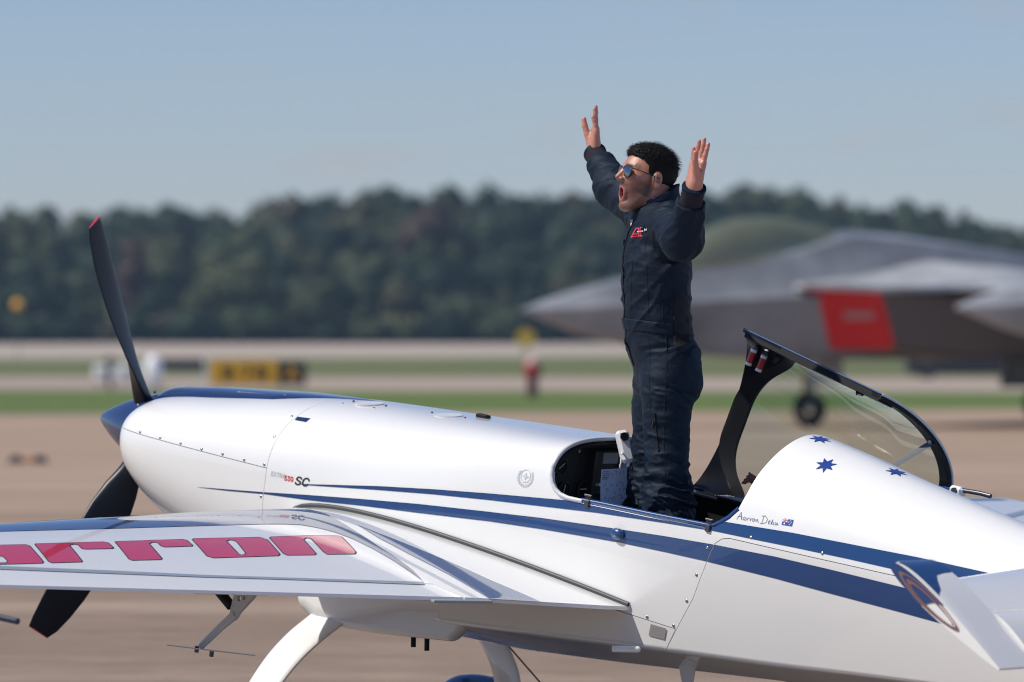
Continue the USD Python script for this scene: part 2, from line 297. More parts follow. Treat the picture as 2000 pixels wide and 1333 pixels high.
# air: pale haze over the whole field
M['haze_air'] = usdkit.material(stage, '/World/Looks/haze_air', {'v': ('principled_volume', {'color': (0.58, 0.80, 1.0), 'density': 0.00009, 'anisotropy': 0.2})}, volume='v.volume')
tag(obj('haze', box((3700, 2800, 62), (0, 650, 30.0)), 'haze_air'), kind='stuff')
# ---------------------------------------------------------------- aeroplane: frame (X aft, Y to its left, Z up), body and wing surfaces
PSI, PITCH = rad(41.5), rad(9.5)
_Xh = np.array([math.cos(PSI), -math.sin(PSI), 0]); _Yv = np.array([-math.sin(PSI), -math.cos(PSI), 0]); _U = np.array([0, 0, 1.0])
PR = np.stack([_Xh * math.cos(PITCH) - _U * math.sin(PITCH), _Yv, _U * math.cos(PITCH) + _Xh * math.sin(PITCH)], 1)
_d0 = 21.0 + 3 * math.cos(PITCH) * math.sin(PSI)
PO = np.array([(197 - 1000) / 11088.0 * _d0, _d0, EYE - (815 - 666.5) / 11088.0 * _d0])
PLANE = xf(PR, PO)
def to_world(p): return np.asarray(p, float) @ PR.T + PO
ST = np.array([  # X, top, bottom, half width, height of widest point, upper and lower roundness
    (0.42, 0.140, -0.120, 0.285, 0.010, 2.3, 2.2), (0.45, 0.162, -0.172, 0.330, 0.010, 2.3, 2.2), (0.52, 0.188, -0.235, 0.378, 0.008, 2.3, 2.2),
    (0.62, 0.208, -0.290, 0.405, 0.005, 2.3, 2.3), (0.80, 0.236, -0.360, 0.425, 0.005, 2.25, 2.4), (1.10, 0.282, -0.435, 0.438, 0.012, 2.25, 2.6),
    (1.38, 0.316, -0.475, 0.440, 0.022, 2.25, 2.9), (1.80, 0.346, -0.490, 0.430, 0.050, 2.45, 3.2), (2.24, 0.371, -0.478, 0.412, 0.100, 3.0, 3.4),
    (2.72, 0.400, -0.437, 0.385, 0.150, 3.9, 3.5), (3.10, 0.462, -0.395, 0.365, 0.170, 3.0, 3.5), (3.40, 0.528, -0.360, 0.350, 0.170, 2.2, 3.4),
    (3.62, 0.578, -0.335, 0.337, 0.170, 1.95, 3.3), (3.78, 0.560, -0.317, 0.326, 0.170, 1.95, 3.2), (4.14, 0.500, -0.270, 0.292, 0.165, 2.0, 3.0),
    (4.60, 0.431, -0.215, 0.245, 0.160, 2.0, 2.8), (5.20, 0.360, -0.140, 0.180, 0.155, 2.0, 2.6), (5.80, 0.300, -0.070, 0.115, 0.150, 2.0, 2.4), (6.30, 0.255, 0.0, 0.045, 0.145, 2.0, 2.2)])
_pc = PchipInterpolator(ST[:, 0], ST[:, 1:])
def station(X): return _pc(np.clip(X, ST[0, 0], ST[-1, 0]))
def lower_y(u, nl, k):
    """relative half width below the widest point: round nose sections blend into flat sides with a corner and a shallow keel"""
    u = np.clip(u, 0, 1); r = np.maximum(1 - u ** nl, 0) ** (1 / nl)
    side = 1 - 0.13 * (u / 0.82) ** 1.7; bot = 0.87 * (1 - u) / 0.18; h = np.maximum(0.085 - np.abs(side - bot), 0) / 0.085
    return (1 - k) * r + k * np.maximum(np.minimum(side, bot) - h * h * 0.085 * 0.25, 0)
def flat_k(X): t = np.clip((np.asarray(X, float) - 1.5) / 0.8, 0, 1); return t * t * (3 - 2 * t)
def half_width(X, z, grow=0.0):
    """half width of the body at X and height z"""
    s = station(X); zt, zb, w, zm, nu, nl = [s[..., k] for k in range(6)]
    zt, zb, w = zt + grow, zb - grow, w + grow
    up = np.maximum(1 - np.clip((z - zm) / (zt - zm), 0, 1) ** nu, 0) ** (1 / nu)
    return w * np.where(z > zm, up, lower_y((zm - z) / (zm - zb), nl, flat_k(X)))
def section(X, m=96, grow=0.0):
    zt, zb, w, zm, nu, nl = station(X); zt += grow; zb -= grow; w += grow
    a = np.linspace(0, 2 * np.pi, m, endpoint=False); c, s = np.cos(a), np.sin(a)
    yu = w * np.sign(c) * np.abs(c) ** (2 / nu); zu = zm + (zt - zm) * np.abs(s) ** (2 / nu)
    # below: sample by height, crowded towards the keel
    t = np.where(s < 0, np.abs(np.arcsin(np.clip(s, -1, 1))) / (np.pi / 2), 0); k = float(flat_k(X)); ul = (1 - k) * np.abs(s) ** (2 / nl) + k * np.where(t < .6, t / .6 * .78, .78 + (t - .6) / .4 * .22)
    yl = w * np.sign(np.round(c, 9)) * lower_y(ul, nl, k); zl = zm - (zm - zb) * ul
    return np.stack([np.full(m, X), np.where(s >= 0, yu, yl), np.where(s >= 0, zu, zl)], -1)
def body_loft(xs, grow=0.0, m=96): return loft([section(x, m, grow) for x in xs])
# wing: leading and trailing edges by distance from the centre line
def wing_edges(Y):
    Y = np.abs(Y)
    xl = 1.50 + 0.057 * Y; xt = np.interp(Y, [0.25, 0.40, 0.62, 1.07, 3.75], [3.17, 3.145, 3.11, 3.035, 2.235])
    zl = np.full_like(xl, -0.105); zt = np.interp(Y, [0.25, 0.45, 1.07, 3.75], [-0.150, -0.143, -0.112, -0.110])
    return xl, xt, zl, zt
def wing_thick(t): return 5 * (0.2969 * np.sqrt(np.maximum(t, 0)) - 0.126 * t - 0.3516 * t ** 2 + 0.2843 * t ** 3 - 0.0985 * t ** 4)
def wing_z(X, Y, side=1):
    xl, xt, zl, zt = wing_edges(np.asarray(Y, float)); c = xt - xl; t = np.clip((X - xl) / c, 0, 1)
    th = np.interp(np.abs(Y), [0.3, 1.0, 3.75], [0.095, 0.105, 0.11])
    return zl + (zt - zl) * t + side * (wing_thick(t) * th * c + 0.003 * t)
# ---------------------------------------------------------------- aeroplane: body
plane = thing('aerobatic_aeroplane', 'white aerobatic aeroplane with blue stripes and open canopy, standing on the concrete apron', 'aeroplane', mat=PLANE)
def prism(poly, y0, y1):
    """polygon in (X, z) extruded along Y"""
    out = m3.Manifold()
    for g in getattr(poly, 'geoms', [poly]):
        t = trimesh.creation.extrude_polygon(g, y1 - y0, engine='earcut'); v = np.asarray(t.vertices)
        q = tm(np.stack([v[:, 0], y0 + v[:, 2], v[:, 1]], -1), t.faces)
        if q.volume < 0: q.invert()
        out = out + to_man(q)
    return out
body_x = np.unique(np.round(np.concatenate([[0.42, 0.425, 0.432, 0.44, 0.45, 0.465, 0.48, 0.5, 0.52, 0.55, 0.58, 0.62], np.arange(0.66, 6.301, 0.04), [6.3]]), 4))
B = to_man(body_loft(body_x, m=144))
OPEN = [(2.735, 1.2), (2.735, 0.30), (2.738, 0.272), (2.748, 0.246), (2.766, 0.225), (2.793, 0.210), (2.83, 0.203), (2.93, 0.2045), (3.21, 0.209), (3.46, 0.2155), (3.50, 0.2225), (3.525, 0.238), (3.555, 0.262), (3.585, 0.298), (3.598, 0.36), (3.606, 0.43), (3.63, 0.56), (3.66, 0.75), (3.66, 1.2)]
cut = prism(Polygon(OPEN), -1, 1)
cav_x = np.arange(2.30, 3.731, 0.04)
B = B - to_man(body_loft(cav_x, grow=-0.020, m=96)) - cut
P_COWL = Polygon([(0.3, 0.8), (0.3, 0.047), (1.366, 0.047), (1.366, 0.8)]); P_CHIN = Polygon([(0.3, 0.047), (0.3, -0.9), (1.366, -0.9), (1.366, 0.047)])
P_REAR = Polygon([(3.3244, -0.2726), (3.4412, -0.0544), (3.4995, 0.1166), (3.5174, 0.1631), (3.5458, 0.1853), (3.5785, 0.1934), (4.69, 0.1931), (5.3, 0.18), (5.3, -0.6), (3.45, -0.6), (3.42, -0.345)])
P_BELLY = Polygon([(2.225, -0.155), (3.1028, -0.1651), (3.3697, -0.1806), (3.3244, -0.2726), (3.42, -0.345), (3.45, -0.6), (2.34, -0.6), (2.30, -0.44), (2.255, -0.33)])
G = 0.0013
def take(poly, y0, y1):
    global B
    piece = B ^ prism(poly.buffer(-G, join_style=2), y0, y1); B = B - prism(poly.buffer(G, join_style=2), y0, y1); return piece
def body_part(name, man, mat='white_paint', label=None): return obj(name, from_man(man), mat, plane, smooth=32, label=label)
cowl_up = body_part('cowling', take(P_COWL, -1, 1)); cowl_low = body_part('cowling_chin', take(P_CHIN, -1, 1))
rear_panel = body_part('side_panel', take(P_REAR, 0.012, 1), 'panel_white', 'large plain panel on the side behind the cockpit')
belly_panel = body_part('belly_panel', take(P_BELLY, 0.012, 1), 'panel_white')
fuselage = body_part('fuselage', B)
# blue crown of the cowling: a shallow hump along the top
hx = np.linspace(0.425, 1.52, 30); rows = []
for X in hx:
    top = np.interp(X, [0.425, 0.455, 0.7, 1.118, 1.40, 1.52], [0.180, 0.205, 0.243, 0.295, 0.3205, 0.328]); w = np.interp(X, [0.425, 0.5, 1.1, 1.35, 1.52], [0.16, 0.20, 0.19, 0.10, 0.02])
    ya = np.linspace(-w, w, 19); base = np.array([station(X)[0] - 0.012 - 0.35 * y * y for y in ya]); u = np.abs(ya / w)
    rows.append(np.stack([np.full(19, X), ya, base + (top - base) * np.maximum(1 - u ** 2.6, 0) ** 0.8], -1))
rows = np.array(rows); low = rows.copy(); low[:, :, 2] -= 0.05
obj('cowling_crown', loft(np.concatenate([rows, low[:, ::-1]], 1)), 'navy_paint', plane, smooth=40)
# white flash on the crown, dark grille at its front
obj('crown_flash', loft([np.array([[X, 0.10, 0], [X, 0.125, 0], [X, 0.125, -.01], [X, 0.10, -.01]]) + [0, 0, np.interp(X, [0.7, 1.118], [0.236, 0.289]) - 0.002] for X in np.linspace(0.86, 1.12, 6)]), 'panel_white', plane)
# spinner
sx = 0.40 * np.linspace(0, 1, 30) ** 1.6; sr = np.array(PchipInterpolator([0, 0.008, 0.03, 0.1, 0.25, 0.5, 0.75, 0.9, 1.0], [0.0, 0.007, 0.0155, 0.034, 0.067, 0.112, 0.147, 0.163, 0.172])(sx / 0.40)); sr[2:-2] = np.convolve(sr, [.2, .6, .2], 'same')[2:-2]
prof = np.vstack([np.array([sx, sr]).T, [[0.41, 0.15], [0.41, 0.0]]])
th_ = np.linspace(0, 2 * np.pi, 48, endpoint=False)
spin = np.stack([np.stack([np.full(48, x), r * np.cos(th_) , r * np.sin(th_)], -1) for x, r in prof]); spin[:, :, 1:] += 1e-6
spinner = obj('spinner', loft(spin), 'navy_paint', plane, smooth=40)
for b in np.radians([75, 118, 40, -15]): obj('spinner_bolt', ball((0.33, .166 * math.cos(b), .166 * math.sin(b)), 0.006, 1), 'steel', spinner)
# propeller: three broad scimitar blades
def blade(az):
    r = np.array([0.10, 0.15, 0.20, 0.28, 0.38, 0.50, 0.62, 0.74, 0.83, 0.905, 0.95])
    ch = np.array([.085, .085, .10, .140, .170, .182, .178, .165, .148, .125, .095]); tw = np.radians([66, 62, 57, 49, 41, 34, 29, 25, 22, 20, 19])
    tk = np.array([.070, .065, .055, .040, .030, .024, .020, .017, .014, .011, .008]); sw = np.array([0, 0, 0, .0, .002, .004, .004, 0, -.008, -.018, -.028])
    m = 28; t = np.linspace(0, 2 * np.pi, m, endpoint=False); secs = []
    for i in range(len(r)):
        c = np.cos(t) * 0.5; h = 0.5 * np.sin(t) * (1 - 0.45 * np.cos(t)) * np.sqrt(1.0)
        u = c * ch[i] + sw[i]; v = h * tk[i]                                     # chordwise, thickness
        x = 0.300 + u * math.sin(tw[i]) + v * math.cos(tw[i]); s = u * math.cos(tw[i]) - v * math.sin(tw[i])
        secs.append(np.stack([x, s, np.full(m, r[i])], -1))
    secs = np.array(secs); k = 6
    R = rotx(-az)                                                                # az: from straight up towards the left side
    return secs @ R.T
AZ0 = 30.0
for k in range(3):
    S_ = blade(rad(AZ0 + 120 * k))
    fine = np.concatenate([[S_[i] * (1 - f) + S_[i + 1] * f for f in np.linspace(0, 1, 5)[:-1]] for i in range(len(S_) - 1)] + [S_[-1:]])
    main = fine[:-1]; tip = fine[-2:]; tip[0] = tip[1] * .72 + tip[0] * .28
    b_ = obj('propeller_blade', loft(main), 'blade_black', plane, smooth=50)
    tp = tip.copy(); c_ = tp.mean(1, keepdims=True); tp = c_ + (tp - c_) * 1.02
    obj('red_tip', loft(tp), 'red_paint', b_, smooth=50)
# ---------------------------------------------------------------- wings
def wing_half(sgn, x0=-0.01, x1=1.01, ys=None, shrink=0.0):
    ys = np.linspace(0.20, 3.75, 40) if ys is None else ys; secs = []
    for Y in ys:
        xl, xt, _, _ = wing_edges(np.array(Y)); n = 40; t = 0.5 * (1 - np.cos(np.linspace(0, np.pi, n)))
        if shrink: t = t
        X = xl + (xt - xl) * t; zu = wing_z(X, Y, 1); zlw = wing_z(X, Y, -1)
        s = np.concatenate([np.stack([X, zu], -1), np.stack([X, zlw], -1)[::-1][:-1]])
        secs.append(np.stack([s[:, 0], np.full(len(s), sgn * Y), s[:, 1]], -1))
    return loft(secs)
def xy_prism(pts, z0=-0.6, z1=0.6):
    t = trimesh.creation.extrude_polygon(Polygon(pts), z1 - z0, engine='earcut'); t.apply_translation((0, 0, z0)); return to_man(t)
def hinge_x(Y): return np.interp(abs(Y), [0.5, 1.1462, 2.7396, 3.75], [3.01, 2.8595, 2.3437, 2.02])
for sgn in (1, -1):
    W = to_man(wing_half(sgn)); ail = [(hinge_x(1.10) , sgn * 1.10), (hinge_x(3.62), sgn * 3.62), (3.6, sgn * 3.62), (3.6, sgn * 1.10)]
    A = W ^ xy_prism(Polygon(ail).buffer(-0.003, join_style=2).exterior.coords); W = W - xy_prism(Polygon(ail).buffer(0.003, join_style=2).exterior.coords)
    w_ = obj('wing', from_man(W), 'white_paint', plane, smooth=30)
    a_ = obj('aileron', from_man(A), 'white_paint', w_, smooth=30)
    if sgn > 0: wing_l, aileron_l = w_, a_
    else: wing_r = w_
def drape(poly, fz, cell=0.04, off=0.0012):
    """cut a flat polygon into small cells and lay it on a surface: fz(x, y) -> 3-D points"""
    out_v, out_f, n = [], [], 0
    for g in getattr(poly, 'geoms', [poly]):
        if g.is_empty or g.area < 1e-9: continue
        x0, y0, x1, y1 = g.bounds
        for i in range(int(math.floor(x0 / cell)), int(math.ceil(x1 / cell))):
            col = g.intersection(sbox(i * cell, y0 - 1, (i + 1) * cell, y1 + 1))
            if col.is_empty: continue
            for j in range(int(math.floor(y0 / cell)), int(math.ceil(y1 / cell))):
                q = col.intersection(sbox(i * cell, j * cell, (i + 1) * cell, (j + 1) * cell))
                for h in getattr(q, 'geoms', [q]):
                    if h.geom_type != 'Polygon' or h.area < 1e-10: continue
                    v, f = trimesh.creation.triangulate_polygon(h, engine='earcut')
                    out_v.append(v); out_f.append(f + n); n += len(v)
    v = np.vstack(out_v); f = np.vstack(out_f); P = fz(v[:, 0], v[:, 1])
    t = tm(P, f); t.merge_vertices(digits_vertex=6); return t
def on_body(off=0.0014, sgn=1):
    def fz(x, z):
        e = 1e-3; y = half_width(x, z)
        n = np.stack([-(half_width(x + e, z) - half_width(x - e, z)) / (2 * e), np.ones_like(x), -(half_width(x, z + e) - half_width(x, z - e)) / (2 * e)], -1)
        n /= np.linalg.norm(n, axis=1, keepdims=True); p = np.stack([x, y, z], -1) + n * off
        p[:, 1] *= sgn; return p
    return fz
def on_wing(off=0.0014, sgn=1):
    def fz(x, y): return np.stack([x, sgn * y, wing_z(x, y, 1) + off], -1)
    return fz
def decal(name, poly, mat, surf, parent, label=None, cell=0.04):
    t = drape(poly, surf, cell)
    ref = np.array([0, 1.0, 0.3]) if surf.__qualname__.startswith('on_body') else np.array([0, 0, 1.0])
    nf = t.face_normals; bad = nf @ ref < 0
    if bad.mean() > 0.5: t.invert()
    return obj(name, t, mat, parent, smooth=True, label=label)
SEAMS = unary_union([p.exterior.buffer(0.0022) for p in (P_COWL, P_CHIN, P_REAR)])
UP_TOP = [(1.5451, 0.0187), (1.584, 0.0249), (1.945, 0.0835), (2.2078, 0.1201), (2.4674, 0.1525), (2.7365, 0.183), (2.83, 0.1935), (2.93, 0.2), (3.21, 0.2045), (3.46, 0.211), (3.50, 0.218), (3.53, 0.2365), (3.5464, 0.2477), (3.8369, 0.2624), (4.0672, 0.267), (4.3575, 0.2724), (4.7855, 0.2707), (5.3, 0.262)]
UP_LOW = [(1.5453, 0.0178), (1.5846, 0.0211), (1.9477, 0.0691), (2.2115, 0.1014), (2.4723, 0.1284), (2.7262, 0.1515), (2.9773, 0.1744), (3.2885, 0.1949), (3.46, 0.204), (3.50, 0.2065), (3.6707, 0.2095), (3.8507, 0.2133), (4.082, 0.2155), (4.2645, 0.2148), (4.5332, 0.2099), (4.6416, 0.2075), (4.8104, 0.2022), (5.3, 0.185)]
LO_TOP = [(1.0076, -0.0927), (1.1672, -0.0721), (1.3818, -0.0442), (1.5905, -0.0155), (1.8628, 0.0192), (2.1488, 0.0528), (2.4791, 0.0852), (2.733, 0.1087), (3.0701, 0.1330), (3.2966, 0.1480), (3.5183, 0.1590), (3.7822, 0.1665), (4.0149, 0.1652), (4.3136, 0.1600), (4.4934, 0.1500), (4.75, 0.12)]
LO_LOW = [(1.0076, -0.0937), (1.1677, -0.0772), (1.3828, -0.0514), (1.5934, -0.0347), (1.8668, -0.0056), (2.1541, 0.0195), (2.4846, 0.0504), (2.7395, 0.0678), (3.0772, 0.0852), (3.3057, 0.0910), (3.4962, 0.0927), (3.7942, 0.0894), (4.0275, 0.0809), (4.3269, 0.0713), (4.5029, 0.0639), (4.75, 0.060)]
decal('upper_stripe', Polygon(UP_TOP + UP_LOW[::-1]).buffer(0).difference(SEAMS), 'blue_paint', on_body(), fuselage)
decal('lower_stripe', Polygon(LO_TOP + LO_LOW[::-1]).buffer(0).difference(SEAMS), 'blue_paint', on_body(), fuselage)
decal('blue_patch', Polygon([(1.372, 0.246), (1.4421, 0.2517), (1.4402, 0.2376), (1.378, 0.2344)]), 'navy_paint', on_body(), fuselage)
# wing paint: leading edge band swept back along the root, second band on the root fillet
W_LOW = [(1.85, 3.70), (1.885, 2.6), (1.9005, 2.32), (1.955, 1.8709), (1.978, 1.6364), (2.0027, 1.3679), (2.0268, 1.1203), (2.0432, 1.0128), (2.0616, 0.9501), (2.1108, 0.9189), (2.1895, 0.902), (2.2913, 0.9148), (2.4346, 0.9551), (2.5935, 1.0127), (2.7182, 1.0626), (2.8398, 1.1179)]
W_UP = [(2.7089, 1.0364), (2.5787, 0.9699), (2.399, 0.8903), (2.1476, 0.7645), (1.9521, 0.6597), (1.8651, 0.613), (1.70, 0.56), (1.55, 0.53)]
def le_pts(y0, y1): return [(float(wing_edges(np.array(y))[0]) + 0.002, y) for y in np.linspace(y0, y1, 30)]
le_band = Polygon(W_LOW + W_UP + le_pts(0.53, 3.70)).buffer(0)
decal('leading_edge_band', le_band, 'navy_paint', on_wing(), wing_l); decal('leading_edge_band', le_band, 'navy_paint', on_wing(sgn=-1), wing_r)
st2 = Polygon([(2.0712, 0.6621), (2.2784, 0.7634), (2.5053, 0.8373), (2.777, 0.9065), (3.03, 0.985), (3.058, 0.99), (3.095, 0.76), (3.06, 0.757), (2.8409, 0.7541), (2.6678, 0.7339), (2.4416, 0.7142), (2.2071, 0.6883)]).buffer(0)
for s_, p_ in ((1, wing_l), (-1, wing_r)): decal('fillet_stripe', st2, 'blue_paint', on_wing(sgn=s_), p_)
sil = Polygon([(2.03, 3.60), (2.3241, 2.7096), (2.4559, 2.3231), (2.5838, 1.9723), (2.6805, 1.659), (2.7661, 1.38), (2.8449, 1.1232), (2.8743, 1.1462), (2.7006, 1.6793), (2.6064, 1.9944), (2.3571, 2.7396), (2.06, 3.62)])
decal('hinge_strip', sil, 'silver_paint', on_wing(0.0022), wing_l); decal('hinge_strip', sil, 'silver_paint', on_wing(0.0022, sgn=-1), wing_r)
L_ = {'a': [(2.0667, 2.7339), (2.0589, 2.7174), (2.1007, 2.3832), (2.1232, 2.382), (2.3121, 2.4914), (2.33, 2.5129), (2.2909, 2.8268), (2.2684, 2.8303)], 'ac': [(2.2185, 2.666), (2.2163, 2.6111), (2.2299, 2.6091), (2.277, 2.633), (2.2892, 2.6513), (2.284, 2.6922)],
 'r': [(2.1079, 2.3476), (2.0999, 2.3351), (2.1314, 2.0355), (2.1492, 2.0261), (2.2148, 2.0609), (2.2262, 2.0785), (2.2105, 2.1999), (2.1973, 2.2058), (2.1499, 2.1791), (2.1435, 2.1888), (2.1479, 2.2113), (2.1637, 2.2234), (2.336, 2.3285), (2.3491, 2.3435), (2.3332, 2.4751), (2.313, 2.4741), (2.1187, 2.3567)],
 'r2': [(2.1444, 1.9935), (2.1378, 1.9809), (2.1661, 1.673), (2.1832, 1.6681), (2.2516, 1.7042), (2.2637, 1.72), (2.2507, 1.8473), (2.2309, 1.8494), (2.1892, 1.8251), (2.1832, 1.8406), (2.1964, 1.8679), (2.3766, 1.9782), (2.3892, 1.9974), (2.3729, 2.1266), (2.3501, 2.1232)],
 'o': [(2.1812, 1.6436), (2.1665, 1.6198), (2.2043, 1.3178), (2.2456, 1.3172), (2.4276, 1.4352), (2.446, 1.4632), (2.4149, 1.7638), (2.3847, 1.7705)], 'oc': [(2.2295, 1.5113), (2.2148, 1.4734), (2.246, 1.4811), (2.3873, 1.5759), (2.4056, 1.6079), (2.3971, 1.6132)],
 'n': [(2.2238, 1.2905), (2.209, 1.266), (2.2373, 0.9412), (2.2575, 0.9378), (2.4721, 1.0839), (2.4914, 1.1134), (2.4711, 1.24), (2.4326, 1.2239), (2.2704, 1.1197), (2.2563, 1.1244), (2.2765, 1.1593), (2.4545, 1.275), (2.4673, 1.2974), (2.4473, 1.4225), (2.4188, 1.4171)]}
def rnd(p, r=0.008): return p.buffer(-r).buffer(2 * r).buffer(-r)
glyphs = [rnd(Polygon(L_['a'])).difference(rnd(Polygon(L_['ac']))), rnd(Polygon(L_['r']), .005), rnd(Polygon(L_['r2']), .005), rnd(Polygon(L_['o'])).difference(rnd(Polygon(L_['oc']))), rnd(Polygon(L_['n']), .005)]
for g in glyphs:
    outline = g.difference(g.buffer(-0.0045))
    q = decal('red_letter', g.buffer(-0.0045), 'red_paint', on_wing(), wing_l)
    decal('letter_outline', outline, 'dark_line', on_wing(), q) if False else decal('letter_outline', outline, 'dark_line', on_wing(0.0015), wing_l)
# dark rubber seal where the wing root meets the body
for sgn in (1, -1):
    sx_ = np.linspace(1.535, 3.155, 40); seal = []
    for X in sx_:
        zc = np.interp(X, [1.535, 1.60, 1.689, 1.796, 2.119, 2.384, 2.645, 2.901, 3.143], [-0.105, -0.062, -0.042, -0.036, -0.058, -0.077, -0.096, -0.119, -0.149])
        for _ in range(3): zc = max(zc, float(wing_z(np.array(X), np.array(float(half_width(np.array(X), np.array(zc)))))) + 0.007)
        seal.append((X, sgn * (float(half_width(np.array(X), np.array(zc))) + 0.004), zc))
    obj('root_seal', tube(seal, 0.0092, 10), 'rubber_grey', plane, smooth=60)
# dark tabs in the trailing edge
obj('trailing_edge_tab', box((0.022, 0.30, 0.010), (2.745, 2.00, -0.114), 0.002, rotz(rad(16.5))), 'grey_part', aileron_l)
obj('trailing_edge_tab', box((0.022, 0.26, 0.010), (3.035, 1.12, -0.117), 0.002, rotz(rad(12))), 'grey_part', wing_l)
# ---------------------------------------------------------------- aeroplane: fasteners, print, cockpit, canopy, gear, tail
def body_frame(x, z, sgn=1):
    fz = on_body(0.0, sgn); p = fz(np.array([x]), np.array([z]))[0]; q = on_body(1.0, sgn)(np.array([x]), np.array([z]))[0] - p
    return p, q / np.linalg.norm(q)
def screw(x, z, parent, r=0.0062):
    p, n = body_frame(x, z); m = trimesh.creation.icosphere(1, 1.0); m.apply_scale((r, r, r * 0.45))
    R = trimesh.geometry.align_vectors([0, 0, 1], n); m.apply_transform(R); m.apply_translation(p + n * 0.001); return obj('screw', m, 'steel', parent, smooth=True)
for x, z in [(0.6278, 0.0558), (0.7559, 0.0565), (0.8793, 0.0565), (1.0025, 0.0565), (1.121, 0.0579), (1.2403, 0.0575), (1.3500, 0.0584), (1.3455, 0.1663), (1.3440, 0.2429), (1.3650 - .012, -0.0647 - .0)]:
    screw(x, z, cowl_up if z > 0 else cowl_low)
for x, z in [(3.1099, -0.156), (3.2388, -0.1615), (3.3600, -0.1690), (3.4145, -0.0672), (3.4500, 0.0361), (3.4880, 0.1416), (3.6695, 0.2143), (3.9769, 0.2151), (4.5767, 0.2183)]: screw(x, z, fuselage)
for x, z in [(2.24, -0.405), (1.36, -0.44), (2.05, -0.452)]: screw(x, z, fuselage)
for x in (1.45, 1.62): screw(x, float(station(x)[0]) - 0.012, fuselage, 0.006)
# oil and fuel hatches on the top of the nose
for X in (1.545, 1.955):
    h = obj('filler_hatch', cyl((X, 0.10, float(station(X)[0]) - 0.006), (X - 0.0005, 0.1005, float(station(X)[0]) - 0.0005), 0.055, 28), 'light_grey', plane, smooth=40)
    for dx in (-.085, .085): obj('hatch_screw', ball((X + dx, 0.10, float(station(X + dx)[0]) - 0.0025), 0.005, 1), 'dark_steel', h)
obj('vent_block', box((0.055, 0.03, 0.014), (2.06, 0.02, float(station(2.06)[0]) + 0.006), 0.003), 'black_matte', plane)
# lettering on the side
def side_text(text, height, x, z, mat, slope=0.0, shear=0.0, sx=1.0, bold=False, parent=None, name='lettering', off=0.0016):
    t = meshkit.text_mesh(text, height, 0.001, bold); v = np.asarray(t.vertices); w = v[:, :2] * [sx, 1]; w[:, 0] += shear * w[:, 1]
    polys = []
    top = t.faces[t.face_normals[:, 2] > 0.9]; P2 = unary_union([Polygon(w[f]) for f in top]).buffer(0.0001)
    P2 = affinity.translate(affinity.rotate(P2, math.degrees(math.atan(slope)), origin=(0, 0)), x, z)
    decal(name, P2, mat, on_body(off), parent or fuselage, cell=0.05)
    return P2.bounds[2]
paint('faint_grey', (0.50, 0.50, 0.51), 0.4, 0.8); paint('letter_red', (0.65, 0.02, 0.02), 0.35, 0.8); paint('letter_dark', (0.03, 0.03, 0.035), 0.4, 0.8); paint('letter_blue', (0.02, 0.03, 0.10), 0.4, 0.8)
side_text('EXTRA', 0.017, 1.393, 0.0235, 'faint_grey', 0.03); side_text('330', 0.0185, 1.463, 0.0185, 'letter_red', 0.05, bold=True); side_text('SC', 0.032, 1.517, 0.0125, 'letter_dark', 0.05, 0.30, 1.22, True)
# handwritten signature: strokes in (x, z) from the pen's path
SIG = [[(0, 0), (3, 6), (6, 13), (8, 6), (10, 0)], [(1, 5), (9, 6)], [(17, 1), (13, 1), (12, 4), (15, 6), (17, 5), (17, 1), (19, 0)], [(20, 5), (21, 1), (22, 4), (25, 6)], [(27, 5), (28, 1), (29, 4), (32, 6)], [(35, 6), (32.5, 3), (34, 0.5), (37, 2), (36.5, 5), (35, 6)], [(39, 5), (40, 1), (41, 4), (43, 5.5), (44.5, 1), (46, 0.5)],
       [(54, 12), (53, 0), (50, -1)], [(50, 12), (57, 13), (63, 8), (61, 2), (53, -1)], [(66, 3), (69, 5), (68, 7), (65.5, 4), (67, 0.5), (70, 1)], [(72, 1), (73.5, 9), (73, 1), (75, 0.5)], [(76, 5), (76.5, 1), (78, 0.6)], [(80, 5), (80, 1), (82, 0.6), (84, 5), (84.5, 1), (87, 2)]]
st_ = unary_union([LineString([(x * 0.00205, z * 0.00205) for x, z in s])  .buffer(0.00075) for s in SIG])
decal('signature', affinity.translate(affinity.rotate(st_, 3.2, origin=(0, 0)), 3.592, 0.2655), 'letter_blue', on_body(0.0016), fuselage, cell=0.05)
# small flag after the signature
paint('flag_blue', (0.02, 0.06, 0.30), 0.4, 0.8); paint('flag_white', (0.8, 0.8, 0.8), 0.4, 0.8)
FX, FZ, FW, FH = 3.783, 0.2815, 0.044, 0.0225
def fl(poly): return affinity.translate(affinity.rotate(poly, 2.5, origin=(0, 0)), FX, FZ)
fb = decal('flag', fl(sbox(0, 0, FW, FH)), 'flag_blue', on_body(0.0016), fuselage)
cx, cy = FW / 4, FH * 0.75
jack = unary_union([LineString([(0, FH), (FW / 2, FH / 2)]).buffer(.0016), LineString([(0, FH / 2), (FW / 2, FH)]).buffer(.0016), LineString([(cx, FH / 2), (cx, FH)]).buffer(.0024), LineString([(0, cy), (FW / 2, cy)]).buffer(.0024)]).intersection(sbox(0, FH / 2, FW / 2, FH))
decal('flag_cross', fl(jack), 'flag_white', on_body(0.0021), fuselage)
decal('flag_cross', fl(unary_union([LineString([(cx, FH / 2), (cx, FH)]).buffer(.0013), LineString([(0, cy), (FW / 2, cy)]).buffer(.0013)]).intersection(sbox(0, FH / 2, FW / 2, FH))), 'letter_red', on_body(0.0026), fuselage)
